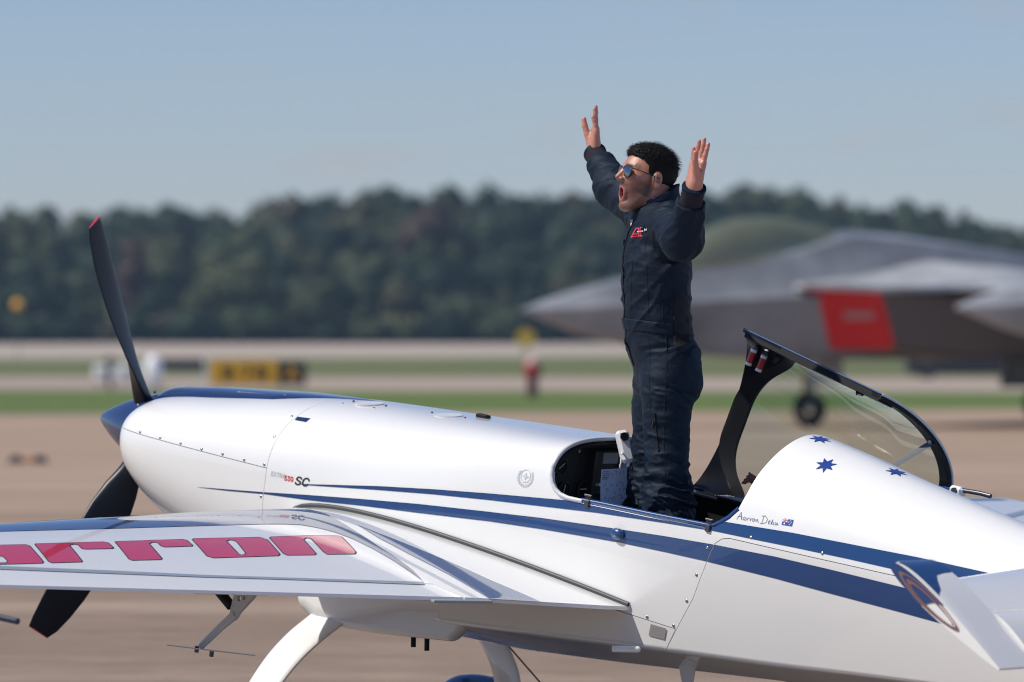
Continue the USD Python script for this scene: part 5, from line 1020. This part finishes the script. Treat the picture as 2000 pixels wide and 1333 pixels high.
# hair: dark cap with tufts, plus fine strands
def hair_sdf(p):
    q = to_head(p); n = meshkit.fbm(q * [150, 70, 110] + 3, 3, 4); lo = ell_sdf(q, (-.014, 0, .040), (.101, .0795, .090))
    top = np.clip((q[:, 2] - .045) / .05, 0, 1); front = np.clip((q[:, 0] - .02) / .05, 0, 1)
    d = lo + .0005 - .004 * top - .011 * top * front - (.015 * n - .006) * (0.12 + .88 * top)
    # hair line: forehead, temples, round the ears, nape
    line = np.where(q[:, 0] > .0, .066 + .0 * q[:, 0] + .010 * np.cos(q[:, 1] * 30) - np.clip(.048 - q[:, 0], 0, .06) * .75 - .25 * np.clip(np.abs(q[:, 1]) - .05, 0, .03), -.02 + np.clip(q[:, 0] + .030, 0, .03) * 1.6)
    line = np.where(q[:, 0] < -.03, -.055 - .15 * (q[:, 0] + .03), line)
    burn = (np.abs(q[:, 0] - .016) < .013) & (np.abs(q[:, 1]) > .05); line = np.where(burn, .000, line)
    d = smax(d, ((line - q[:, 2]) * .8 + (n - .5) * .022).astype(np.float32), .008)
    return d.astype(np.float32)
hm = surface_nets(hair_sdf, HEADC - .16, HEADC + .17, .0026)
M['hair_dark'] = usdkit.material(stage, '/World/Looks/hair_dark', {'p': ('principled_bsdf', {'base_color': (0.008, 0.006, 0.0055), 'roughness': 0.62, 'specular_ior_level': 0.16})}, surface='p.BSDF')
hair = obj('hair', hm, 'hair_dark', person, smooth=True)
rs = np.random.RandomState(5); hv, hn = np.asarray(hm.vertices), np.asarray(hm.vertex_normals); qh = to_head(hv.astype(np.float32)); ok = np.nonzero(hn @ HR[:, 2] > -.3)[0]; ok = rs.choice(ok, 4200); cpts = []
for i in ok:
    tp = np.clip((qh[i, 2] - .03) / .05, 0, 1); L = .004 + .018 * tp * rs.rand(); dirn = hn[i] * (.35 + .5 * tp) + (-HR[:, 0]) * (.55 - .3 * tp) + HR[:, 2] * .15 * tp + rs.normal(0, .28, 3); dirn /= np.linalg.norm(dirn)
    a = hv[i] - hn[i] * .002; cpts += [a, a + dirn * L * .55, a + dirn * L + (-HR[:, 2] * .25 - HR[:, 0] * .3) * L]
cv = UsdGeom.BasisCurves.Define(stage, str(hair.GetPath()) + '/hair_strands'); cv.CreateTypeAttr('linear'); cv.CreateCurveVertexCountsAttr([3] * len(ok)); cv.CreatePointsAttr(Vt.Vec3fArray.FromNumpy(np.array(cpts, np.float32))); cv.CreateWidthsAttr([0.0008, 0.0006, 0.0002] * len(ok)); cv.SetWidthsInterpolation('vertex')
UsdShade.MaterialBindingAPI.Apply(cv.GetPrim()).Bind(M['hair_dark']); cv.GetPrim().SetCustomDataByKey('kind', 'stuff')
# sunglasses
M['lens_dark'] = usdkit.material(stage, '/World/Looks/lens_dark', {'p': ('principled_bsdf', {'base_color': (0.012, 0.02, 0.03), 'roughness': 0.04, 'specular_ior_level': 1.0, 'coat_weight': 1.0, 'coat_ior': 2.2, 'metallic': 0.0})}, surface='p.BSDF')
gl = None; frames = obj('sunglasses', tube(from_head([(.106, -.010, .026), (.109, 0, .028), (.106, .010, .026)]), .0017, 8), 'black_gloss', person, smooth=50)
for s in (1, -1):
    a = np.linspace(0, 2 * np.pi, 36, endpoint=False); y = .034 + .0265 * np.cos(a) * (1 + .10 * np.sin(a)); z = .010 + .0225 * np.sin(a) - .003 * np.cos(a); x = .1005 - .20 * (y - .01) - .0
    rim_ = from_head(np.stack([x, s * y, z], -1)); c = rim_.mean(0) + HR[:, 0] * .004
    v = np.vstack([rim_, (rim_ + c) / 2 + HR[:, 0] * .0015, [c]]); n = 36; i = np.arange(n); k = (i + 1) % n
    f = np.vstack([np.stack([i, k, n + k], 1), np.stack([i, n + k, n + i], 1), np.stack([n + i, n + k, np.full(n, 2 * n)], 1)]); lm = tm(v, f)
    if (lm.face_normals @ HR[:, 0]).mean() < 0: lm.invert()
    obj('lens', lm, 'lens_dark', frames, smooth=True); obj('lens_rim', tube(np.vstack([rim_, rim_[:1]]), .0014, 8), 'black_gloss', frames, smooth=60)
    obj('temple_arm', tube(from_head([(.0905, s * .060, .020), (.080, s * .070, .021), (.040, s * .0785, .014), (-.010, s * .081, .008), (-.022, s * .079, -.002)]), .0016, 8), 'black_gloss', frames, smooth=60)
# teeth just inside the upper lip, tongue
obj('teeth', tube(from_head([(.064, -.013, -.054), (.073, -.007, -.0525), (.075, 0, -.052), (.073, .007, -.0525), (.064, .013, -.054)]), .0032, 8), 'teeth_white', person, smooth=60)
# ---------------------------------------------------------------- things near the aeroplane and out on the field
def px_at(px, y): return (px - 1000) * y / 11088.0
def z_at(py, y): return EYE - (py - 666.5) * y / 11088.0
# action camera on the forward deck, with its cable
ac = thing('action_camera', 'small white action camera with a looped cable, clipped above the instrument panel', 'camera', mat=PLANE)
CAMP = np.array([2.80, 0.053, 0.383]); Rc = roty(rad(-26)) @ rotz(rad(30)); cb = box((0.034, 0.052, 0.125), (0, 0, 0), 0.012); cb.apply_transform(xf(Rc, CAMP)); obj('camera_body', cb, 'light_grey_plastic', ac, smooth=35)
ln_ = trimesh.creation.cylinder(0.016, 0.012, sections=24); ln_.apply_transform(xf(Rc @ roty(math.pi / 2), Rc @ np.array([0.018, 0.0, 0.034]) + CAMP)); obj('camera_lens', ln_, 'black_gloss', ac, smooth=40)
cc_ = np.array([2.80, 0.088, 0.345]); obj('camera_cable', tube([cc_ + np.array([0.02 + 0.036 * math.cos(a) * .75, 0.030 * math.cos(a), 0.030 * math.sin(a) - .008]) for a in np.linspace(0.9, 6.6, 30)], 0.0028, 8), 'flag_white', ac, smooth=60)
obj('cable_plug', box((0.012, 0.012, 0.022), (2.826, 0.050, 0.322), 0.003), 'flag_white', ac)
# sheet of paper with hand drawn figures, hung below the instrument panel
ps = thing('paper_sheet', 'pale blue sheet of paper with handwritten figures hanging under the instrument panel', 'paper', mat=PLANE)
def sheet(y, z): return np.stack([2.852 + .006 * np.sin(18 * z) + .01 * (y - .1) - .06 * (z - .3), y, z], -1)
pg = Polygon([(0.225, 0.309), (0.080, 0.311), (0.072, 0.260), (0.060, 0.213), (0.068, 0.203), (0.100, 0.176), (0.098, 0.06), (0.205, 0.06), (0.218, 0.19)])
def drape_sheet(poly, off):
    t = drape(poly, lambda y, z: sheet(y, z) + [off, 0, 0], cell=0.03)
    if t.face_normals[:, 0].mean() < 0: t.invert()
    return t
back = drape_sheet(pg, 0); bk = tm(np.asarray(back.vertices) - [0.001, 0, 0], np.asarray(back.faces)[:, ::-1]); obj('page', trimesh.util.concatenate([back, bk]), 'paper_blue', ps, smooth=False)
rs = np.random.RandomState(9); marks = []
for yy in np.linspace(0.092, 0.192, 5):
    for zz_ in np.linspace(0.085, 0.285, 8):
        k = rs.randint(3); c0 = np.array([yy + rs.uniform(-.006, .006), zz_ + rs.uniform(-.006, .006)]); a = rs.rand() * 6.28
        if k == 0: marks.append(LineString([c0 + 0.010 * np.array([math.cos(a + t), math.sin(a + t)]) for t in np.linspace(0, 4, 8)]).buffer(.0007))
        else: marks.append(LineString([c0, c0 + .012 * np.array([math.cos(a), math.sin(a)]), c0 + .012 * np.array([math.cos(a) + .6, math.sin(a) - .3])]).buffer(.0007))
tag(obj('pen_marks', drape_sheet(unary_union(marks).intersection(pg), .001), 'pen_ink', ps), kind='stuff')
gridm = unary_union([LineString([(0.185, z), (0.218, z)]).buffer(.0005) for z in np.linspace(.272, .302, 5)] + [LineString([(y, .272), (y, .302)]).buffer(.0005) for y in np.linspace(.185, .218, 6)])
obj('printed_table', drape_sheet(gridm, .0012), 'pen_ink', ps)
# small brown toy hand poking out behind the seat
toy = thing('toy', 'tiny brown toy hand poking out beside the white seat fairing', 'toy', mat=PLANE)
def toy_sdf(p):
    p = p + np.array([0.11, 0, -0.004], np.float32); d = seg_sdf(p, (3.46, -0.16, 0.30), (3.352, -0.16, 0.338), .017, .016)
    for k in range(4): d = smin(d, seg_sdf(p, (3.352, -0.172 + .008 * k, 0.338), (3.330, -0.176 + .011 * k, 0.352 - .012 * k), .006, .0045), .003)
    return smin(d, seg_sdf(p, (3.357, -0.15, 0.332), (3.342, -0.140, 0.318), .006, .005), .003)
obj('toy_hand', surface_nets(toy_sdf, (3.19, -.20, .27), (3.38, -.12, .40), .0022), 'toy_brown', toy, smooth=True)

# ---- jet fighters on the far ramp
def jet_sec(x, pts): return np.array([(x, y, z) for y, z in pts] + [(x, -y, z) for y, z in pts[::-1] if y > 1e-6])
def res(pts, n=40):
    p = np.vstack([pts, pts[:1]]); d = np.r_[0, np.cumsum(np.linalg.norm(np.diff(p, axis=0), axis=1))]; s = np.linspace(0, d[-1], n, endpoint=False)
    return np.stack([np.interp(s, d, p[:, k]) for k in range(3)], -1)
def build_jet(name, label, mat):
    t = thing(name, label, 'jet', mat=mat, group='grey jet fighters on the far ramp')
    F_ = []
    for x, zt, wu, zu, wc, zc, wl, zl, zb in [(0, 2.40, .01, 2.39, .02, 2.37, .01, 2.35, 2.34), (.35, 2.52, .12, 2.49, .24, 2.38, .12, 2.24, 2.20), (1.0, 2.72, .24, 2.67, .50, 2.41, .26, 2.05, 1.96), (2.0, 2.98, .38, 2.91, .78, 2.46, .42, 1.82, 1.70), (3.2, 3.22, .50, 3.14, .98, 2.52, .55, 1.62, 1.50),
                                             (4.5, 3.36, .58, 3.28, 1.12, 2.58, .66, 1.50, 1.40), (6.0, 3.72, .66, 3.58, 1.25, 2.64, .80, 1.46, 1.36), (7.0, 4.00, .74, 3.84, 1.35, 2.70, .9, 1.46, 1.36), (8.2, 3.92, .86, 3.78, 1.45, 2.72, .98, 1.46, 1.36), (9.6, 3.74, 1.0, 3.62, 1.5, 2.74, 1.0, 1.46, 1.36), (12.0, 3.42, 1.2, 3.30, 1.6, 2.74, 1.1, 1.52, 1.42), (16.5, 3.0, 1.1, 2.9, 1.5, 2.6, 1.1, 1.9, 1.8)]:
        F_.append(jet_sec(x, [(0, zt), (wu, zu), (wc * .72, zc + .30 * (zu - zc)), (wc, zc), (wc * .93, zc - .06), (wl, zl), (0, zb)]))
    obj('jet_fuselage', loft(F_), 'jet_grey', t, smooth=28)
    for s in (1, -1):
        I_ = []
        for x, y0, y1, z0, z1, rk in [(5.60, 1.02, 1.98, 1.58, 2.86, 1.25), (7.6, 1.0, 2.08, 1.40, 2.72, .9), (9.0, .95, 2.12, 1.42, 2.78, .5), (12.5, .9, 1.95, 1.5, 2.78, 0), (16.8, .5, 1.4, 1.8, 2.7, 0)]:
            yz = [(y0, z1), (y1 * .98, z1 - .02), (y1, z1 - .12), (y1 - .30, z0 + .06), (y1 - .40, z0), (y0 - .15, z0)]
            I_.append(np.array([(x + rk * (q - y0) / (y1 - y0) + (1.0 if rk > .6 else .5 if rk else 0) * (z1 - z) / (z1 - z0), q, z) for q, z in yz]) * [1, s, 1])
        k_ = obj('intake_duct', loft(I_), 'jet_dark_grey', t, smooth=28)
        c_ = I_[0] + np.array([-0.03, 0, 0]); c2 = c_ + np.array([0.06, 0, 0]); ctr = c_.mean(0); c_ = ctr + (c_ - ctr) * .99; c2 = ctr + [.06, 0, 0] + (c2 - ctr - [.06, 0, 0]) * .985
        cv_ = obj('intake_cover', loft([c_, c2]), 'cover_red', t)
        pm = c_.mean(0) + [-0.06, 0.06 * s, 0.05]; obj('cover_print', box((0.02, 0.62, 0.16), pm, 0, rotz(-math.atan(1.30) * s)), 'cover_print', cv_)
        shoulder = [np.array([(x, y0 * s, z0), (x, y1 * s, z1), (x, y1 * s, z1 - .10), (x, y0 * s, z0 - .12)]) for x, y0, z0, y1, z1 in [(5.50, 1.0, 2.90, 1.45, 2.90), (6.9, 1.0, 3.05, 2.10, 2.82), (8.5, .95, 3.38, 2.35, 2.86), (12.0, .95, 3.15, 2.3, 2.86), (16.0, .8, 3.0, 2.0, 2.8)]]
        obj('intake_shoulder', loft(shoulder), 'jet_light_grey', t, smooth=28)
        wing_ = [np.array([(x0, s * y, z), (x0 + .35 * (x1 - x0), s * y, z + th), (x1, s * y, z), (x0 + .35 * (x1 - x0), s * y, z - th)]) for y, x0, x1, z, th in [(2.0, 7.9, 15.3, 2.80, .16), (4.2, 10.1, 15.0, 2.74, .11), (6.8, 13.0, 14.6, 2.64, .04)]]
        obj('jet_wing', loft(wing_), 'jet_light_grey', t)
        tail_ = [np.array([(x0, s * (y + .04), z), (x0 + .4 * (x1 - x0), s * (y + .10), z), (x1, s * (y + .04), z), (x0 + .4 * (x1 - x0), s * (y - .06), z)]) for z, y, x0, x1 in [(2.9, 1.5, 12.6, 16.8), (5.05, 2.5, 15.6, 17.6)]]
        obj('tail_fin', loft(tail_), 'jet_grey', t)
        obj('main_gear_strut', cyl((12.7, s * 1.65, 1.6), (12.7, s * 1.62, 0.45), 0.09, 12), 'light_grey', t, smooth=40)
        w_ = trimesh.creation.torus(0.30, 0.15, 28, 12); w_.apply_transform(xf(rotx(math.pi / 2), (12.7, s * 1.72, 0.45))); obj('main_wheel', w_, 'rubber', t, smooth=40)
        obj('gear_door', box((1.5, 0.05, 0.75), (12.6, s * 1.95, 1.15), 0.01, rotx(s * .25)), 'jet_light_grey', t)
    cn = []
    for x, w, zb, zt in [(2.95, .05, 3.14, 3.17), (3.3, .36, 3.17, 3.52), (3.9, .54, 3.22, 3.95), (4.6, .58, 3.27, 4.20), (5.4, .56, 3.34, 4.27), (6.2, .46, 3.46, 4.15), (6.9, .32, 3.62, 3.98), (7.3, .10, 3.75, 3.84)]:
        a = np.linspace(0, np.pi, 17); cn.append(np.vstack([np.stack([np.full(17, x), w * np.cos(a), zb + (zt - zb) * np.sin(a) ** .9], -1), [[x, -w * .6, zb - .05], [x, w * .6, zb - .05]]]))
    obj('jet_canopy', loft(cn), 'jet_canopy_glass', t, smooth=40)
    for x in (4.35, 5.75): obj('ejection_seat', box((0.60, 0.5, 0.62), (x + .1, 0, 3.72), 0.08, roty(.25)), 'black_matte', t)
    obj('cockpit_coaming', box((2.7, 0.80, 0.46), (4.9, 0, 3.46), 0.14, roty(rad(-3))), 'black_matte', t)
    obj('nose_gear_strut', cyl((6.45, 0, 1.5), (6.35, 0, 0.38), 0.085, 12), 'light_grey', t, smooth=40)
    w_ = trimesh.creation.torus(0.24, 0.13, 28, 12); w_.apply_transform(xf(rotx(math.pi / 2), (6.35, 0, 0.37))); obj('nose_wheel', w_, 'rubber', t, smooth=40)
    obj('nose_gear_door', box((0.9, 0.04, 0.55), (6.85, 0.38, 1.15), 0.01), 'jet_light_grey', t)
    obj('gear_lock_flag', box((0.10, 0.06, 0.52), (6.32, 0.13, 0.98), 0.01), 'marker_yellow', t)
    return t
def jet_place(px, y, yaw): R = rotz(yaw); x = px_at(px, y); return xf(R, (x, y, 0.0))
paint('jet_dark_grey', (0.085, 0.078, 0.072), 0.45); paint('cover_red', (0.55, 0.008, 0.012), 0.55); paint('cover_print', (0.55, 0.22, 0.19), 0.6); paint('marker_yellow', (0.60, 0.38, 0.02), 0.5)
varied('jet_grey', [(0.36, (0.12, 0.13, 0.145)), (0.5, (0.20, 0.214, 0.232)), (0.64, (0.30, 0.315, 0.335))], 0.42, rough=0.38, spec=0.5); varied('jet_light_grey', [(0.36, (0.22, 0.235, 0.25)), (0.64, (0.44, 0.455, 0.465))], 0.5, rough=0.38, spec=0.5)
M['jet_canopy_glass'] = usdkit.material(stage, '/World/Looks/jet_canopy_glass', {'t': ('transparent_bsdf', {'color': (0.75, 0.72, 0.48)}), 'd': ('diffuse_bsdf', {'color': (0.30, 0.32, 0.21)}), 'td': ('mix_closure', {'fac': 0.46}), 'g': ('glossy_bsdf', {'color': (0.75, 0.78, 0.55), 'roughness': 0.18}), 'l': ('layer_weight', {'blend': 0.5}), 'k': ('math', {'math_type': 'multiply_add', 'value2': 0.5, 'value3': 0.12}), 'm': ('mix_closure', {})},
    [('l.facing', 'k.value1'), ('k.value', 'm.fac'), ('t.BSDF', 'td.closure1'), ('d.BSDF', 'td.closure2'), ('td.closure', 'm.closure1'), ('g.BSDF', 'm.closure2')], surface='m.closure')
jet = build_jet('jet_fighter', 'grey jet fighter with a red intake cover, parked behind the pilot', jet_place(1020, 112.0, rad(24)))
copy_of(jet, 'jet_fighter', jet_place(1868, 103.0, rad(24)), 'grey jet fighter of which only the pale nose shows at the right edge', 'jet', 'grey jet fighters on the far ramp')
# dark ground vehicle beyond the jets
def low_vehicle():
    y = 262.0; t = thing('tow_tractor', 'low dark flat vehicle with a white upper deck, beyond the jets at the right', 'tow tractor', (px_at(1905, y), y, 0))
    obj('chassis', box((6.4, 2.2, 0.95), (0, 0, 0.70), 0.12), 'vehicle_dark', t); obj('upper_deck', box((5.0, 2.0, 0.42), (0.75, 0, 1.60), 0.08), 'light_grey', t); obj('cab', box((1.5, 1.9, 0.75), (-2.2, 0, 1.50), 0.12), 'vehicle_dark', t)
    obj('deck_support', box((4.6, 1.6, 0.26), (0.75, 0, 1.28), 0.04), 'black_matte', t)
    for x in (-2.2, 2.2):
        for s in (-1, 1):
            w = trimesh.creation.torus(0.30, 0.14, 24, 10); w.apply_transform(xf(rotx(math.pi / 2), (x, s * 1.0, 0.44))); obj('wheel', w, 'rubber', t, smooth=40)
paint('vehicle_dark', (0.018, 0.022, 0.030), 0.5); low_vehicle()
# taxiway sign: yellow panels and a black one, on short legs
y = 213.0; sc = y / 11088.0
tsg = thing('taxiway_sign', 'yellow taxiway sign with a black end panel, standing in the grass', 'sign', (px_at(410, y), y, 0))
obj('yellow_panel', box((132 * sc, 0.28, 0.92), (67 * sc, 0, 0.56), 0.03), 'sign_yellow', tsg); obj('black_panel', box((54 * sc, 0.28, 0.88), (161 * sc, 0, 0.54), 0.03), 'sign_black', tsg)
def glyph(strokes, cx, cz, mat):
    P2 = unary_union([LineString(s).buffer(0.050, cap_style=2) for s in strokes]); t = trimesh.creation.extrude_polygon(P2 if P2.geom_type == 'Polygon' else max(P2.geoms, key=lambda g: g.area), 0.012, engine='earcut'); v = np.asarray(t.vertices)
    obj('sign_letter', tm(np.stack([cx + v[:, 0], -0.141 - v[:, 2], cz + v[:, 1]], -1), t.faces[:, ::-1]), mat, tsg)
A_s = [[(-.17, -.26), (0, .26), (.17, -.26)], [(-.10, -.06), (.10, -.06)]]
glyph([[(-.15, -.26), (-.15, .26), (.12, .2), (.12, .03), (-.15, 0)], [(-.15, -.24), (.15, -.2), (.15, -.02), (-.1, 0)]], 36 * sc, 0.56, 'sign_black'); glyph([[(-.15, .24), (.15, .24), (-.02, -.26)]], 70 * sc, 0.56, 'sign_black'); glyph([[(-.15, -.26), (-.15, .26), (.12, .2), (.12, .03), (-.15, 0)], [(-.15, -.24), (.15, -.2), (.15, -.02), (-.1, 0)]], 101 * sc, 0.56, 'sign_black')
glyph(A_s, 161 * sc, 0.54, 'sign_yellow')
for px in (8, 66, 128, 140, 184): obj('sign_leg', cyl((px * sc, 0, -0.05), (px * sc, 0, 0.2), 0.05, 10), 'grey_part', tsg)
# second, dark sign seen edge-lit beyond, with a slim post
y = 268.0; sc = y / 11088.0
dsg = thing('dark_sign', 'dark navy sign board standing behind the propeller, left of the yellow sign', 'sign', (px_at(305, y), y, 0))
obj('board', box((98 * sc, 0.25, 0.52), (49 * sc, 0, 0.66), 0.03), 'sign_navy', dsg)
for px in (10, 50, 92): obj('board_leg', cyl((px * sc, 0, -0.05), (px * sc, 0, 0.45), 0.05, 10), 'grey_part', dsg)
pst = thing('marker_post', 'slim pale grey post beside the left edge of the yellow sign', 'post', (px_at(402, 225.0), 225.0, 0)); obj('post', cyl((0, 0, -0.05), (0, 0, 1.0), 0.05, 10), 'light_grey', pst); obj('post_cap', ball((0, 0, 1.0), 0.07, 2), 'light_grey', pst)
# white light boxes on legs
def light_box(px, y, w, label):
    t = thing('light_box', label, 'light box', (px_at(px, y), y, 0), group='white light boxes on the verge')
    h = w * y / 11088.0; obj('housing', box((h, 0.5, 0.56), (0, 0, 0.58), 0.06), 'flag_white', t); obj('lens_window', box((h * .5, 0.02, 0.2), (0, -0.255, 0.6), 0.004), 'grey_part', t)
    for s in (-1, 1): obj('leg', cyl((s * h * .33, 0, -0.05), (s * h * .33, 0, 0.32), 0.06, 10), 'grey_part', t)
light_box(204, 208.0, 40, 'white light box on legs, leftmost, at the left of the propeller blade'); light_box(252, 209.0, 46, 'white light box on legs, the one touching the propeller blade from the left')
cbn = thing('cabinet', 'rounded white cabinet on the verge directly behind the propeller root', 'cabinet', (px_at(300, 214.0), 214.0, 0)); cbm = ball((0, 0, 0), 1.0, 3, (0.34, 0.3, 0.58)); cbm.apply_translation((0, 0, 0.66)); obj('cabinet_shell', cbm, 'flag_white', cbn, smooth=True); obj('cabinet_base', cyl((0, 0, -.05), (0, 0, .15), 0.34, 20), 'grey_part', cbn)
pl2 = thing('equipment_pole', 'dark short equipment pole between the two white light boxes', 'pole', (px_at(214, 206.0), 206.0, 0)); obj('pole', cyl((0, 0, -.05), (0, 0, 1.05), 0.09, 10), 'vehicle_dark', pl2); obj('pole_head', box((0.30, 0.2, 0.26), (0, 0, 1.05), 0.04), 'vehicle_dark', pl2)
# red post with pale top, yellow board on the runway edge, wind cone, chocks
y = 176.0; rp = thing('hydrant_post', 'red standpipe post with a pale top standing on the grass verge', 'post', (px_at(1040, y), y, 0))
obj('post_body', tube([(0, 0, -.05), (0, 0, .25), (0, 0, .62)], [.20, .17, .17], 16), 'post_maroon', rp, smooth=40); obj('post_shoulder', tube([(0, 0, .60), (0, 0, .70), (0, 0, .95), (0, 0, 1.0)], [.19, .27, .26, .2], 16), 'post_red', rp, smooth=40); obj('post_cap', ball((0, 0, 1.08), 0.2, 2), 'post_pale', rp, smooth=True); obj('outlet', cyl((-.3, 0, .78), (.3, 0, .78), .07, 12), 'post_red', rp)
y = 575.0; yb = thing('marker_board', 'round yellow marker board on a pale post at the runway edge', 'marker', (px_at(1027, y), y, float(ground_z(y)))); obj('board', cyl((0, 0.05, 2.05), (0, -0.05, 2.05), 0.95, 24), 'marker_yellow', yb); obj('support', box((0.5, .2, 1.3), (0, 0.1, .6), 0.05), 'cream_post', yb)
y = 590.0; ws = thing('wind_cone', 'orange yellow wind cone on a thin pole before the dark wood at the left edge', 'wind cone', (px_at(35, y), y, float(ground_z(y)))); obj('pole', cyl((0.0, 0, 0), (0.0, 0, 6.0), 0.05, 10), 'vehicle_dark', ws); obj('cone', tube([(0, -.1, 5.5), (0.05, -.5, 5.45), (0.1, -1.0, 5.3)], [.55, .5, .35], 20), 'cone_orange', ws, smooth=40)
y = 81.5; ck = thing('wheel_chocks', 'black wheel chocks joined by an orange bar, lying on the apron at the left', 'chocks', (px_at(55, y), y, 0.004))
for px in (-24, 24): obj('chock', m3_ := loft([np.array([(-.11, s * 1.0, 0), (.11, s * 1.0, 0), (.05, s * 1.0, .10), (-.05, s * 1.0, .10)]) * [1, .16, 1] + [px * y / 11088, 0, 0] for s in (-1, 1)]), 'rubber', ck)
obj('link_bar', cyl((-.13, 0, .045), (.13, 0, .045), 0.028, 10), 'cone_orange_dark', ck)
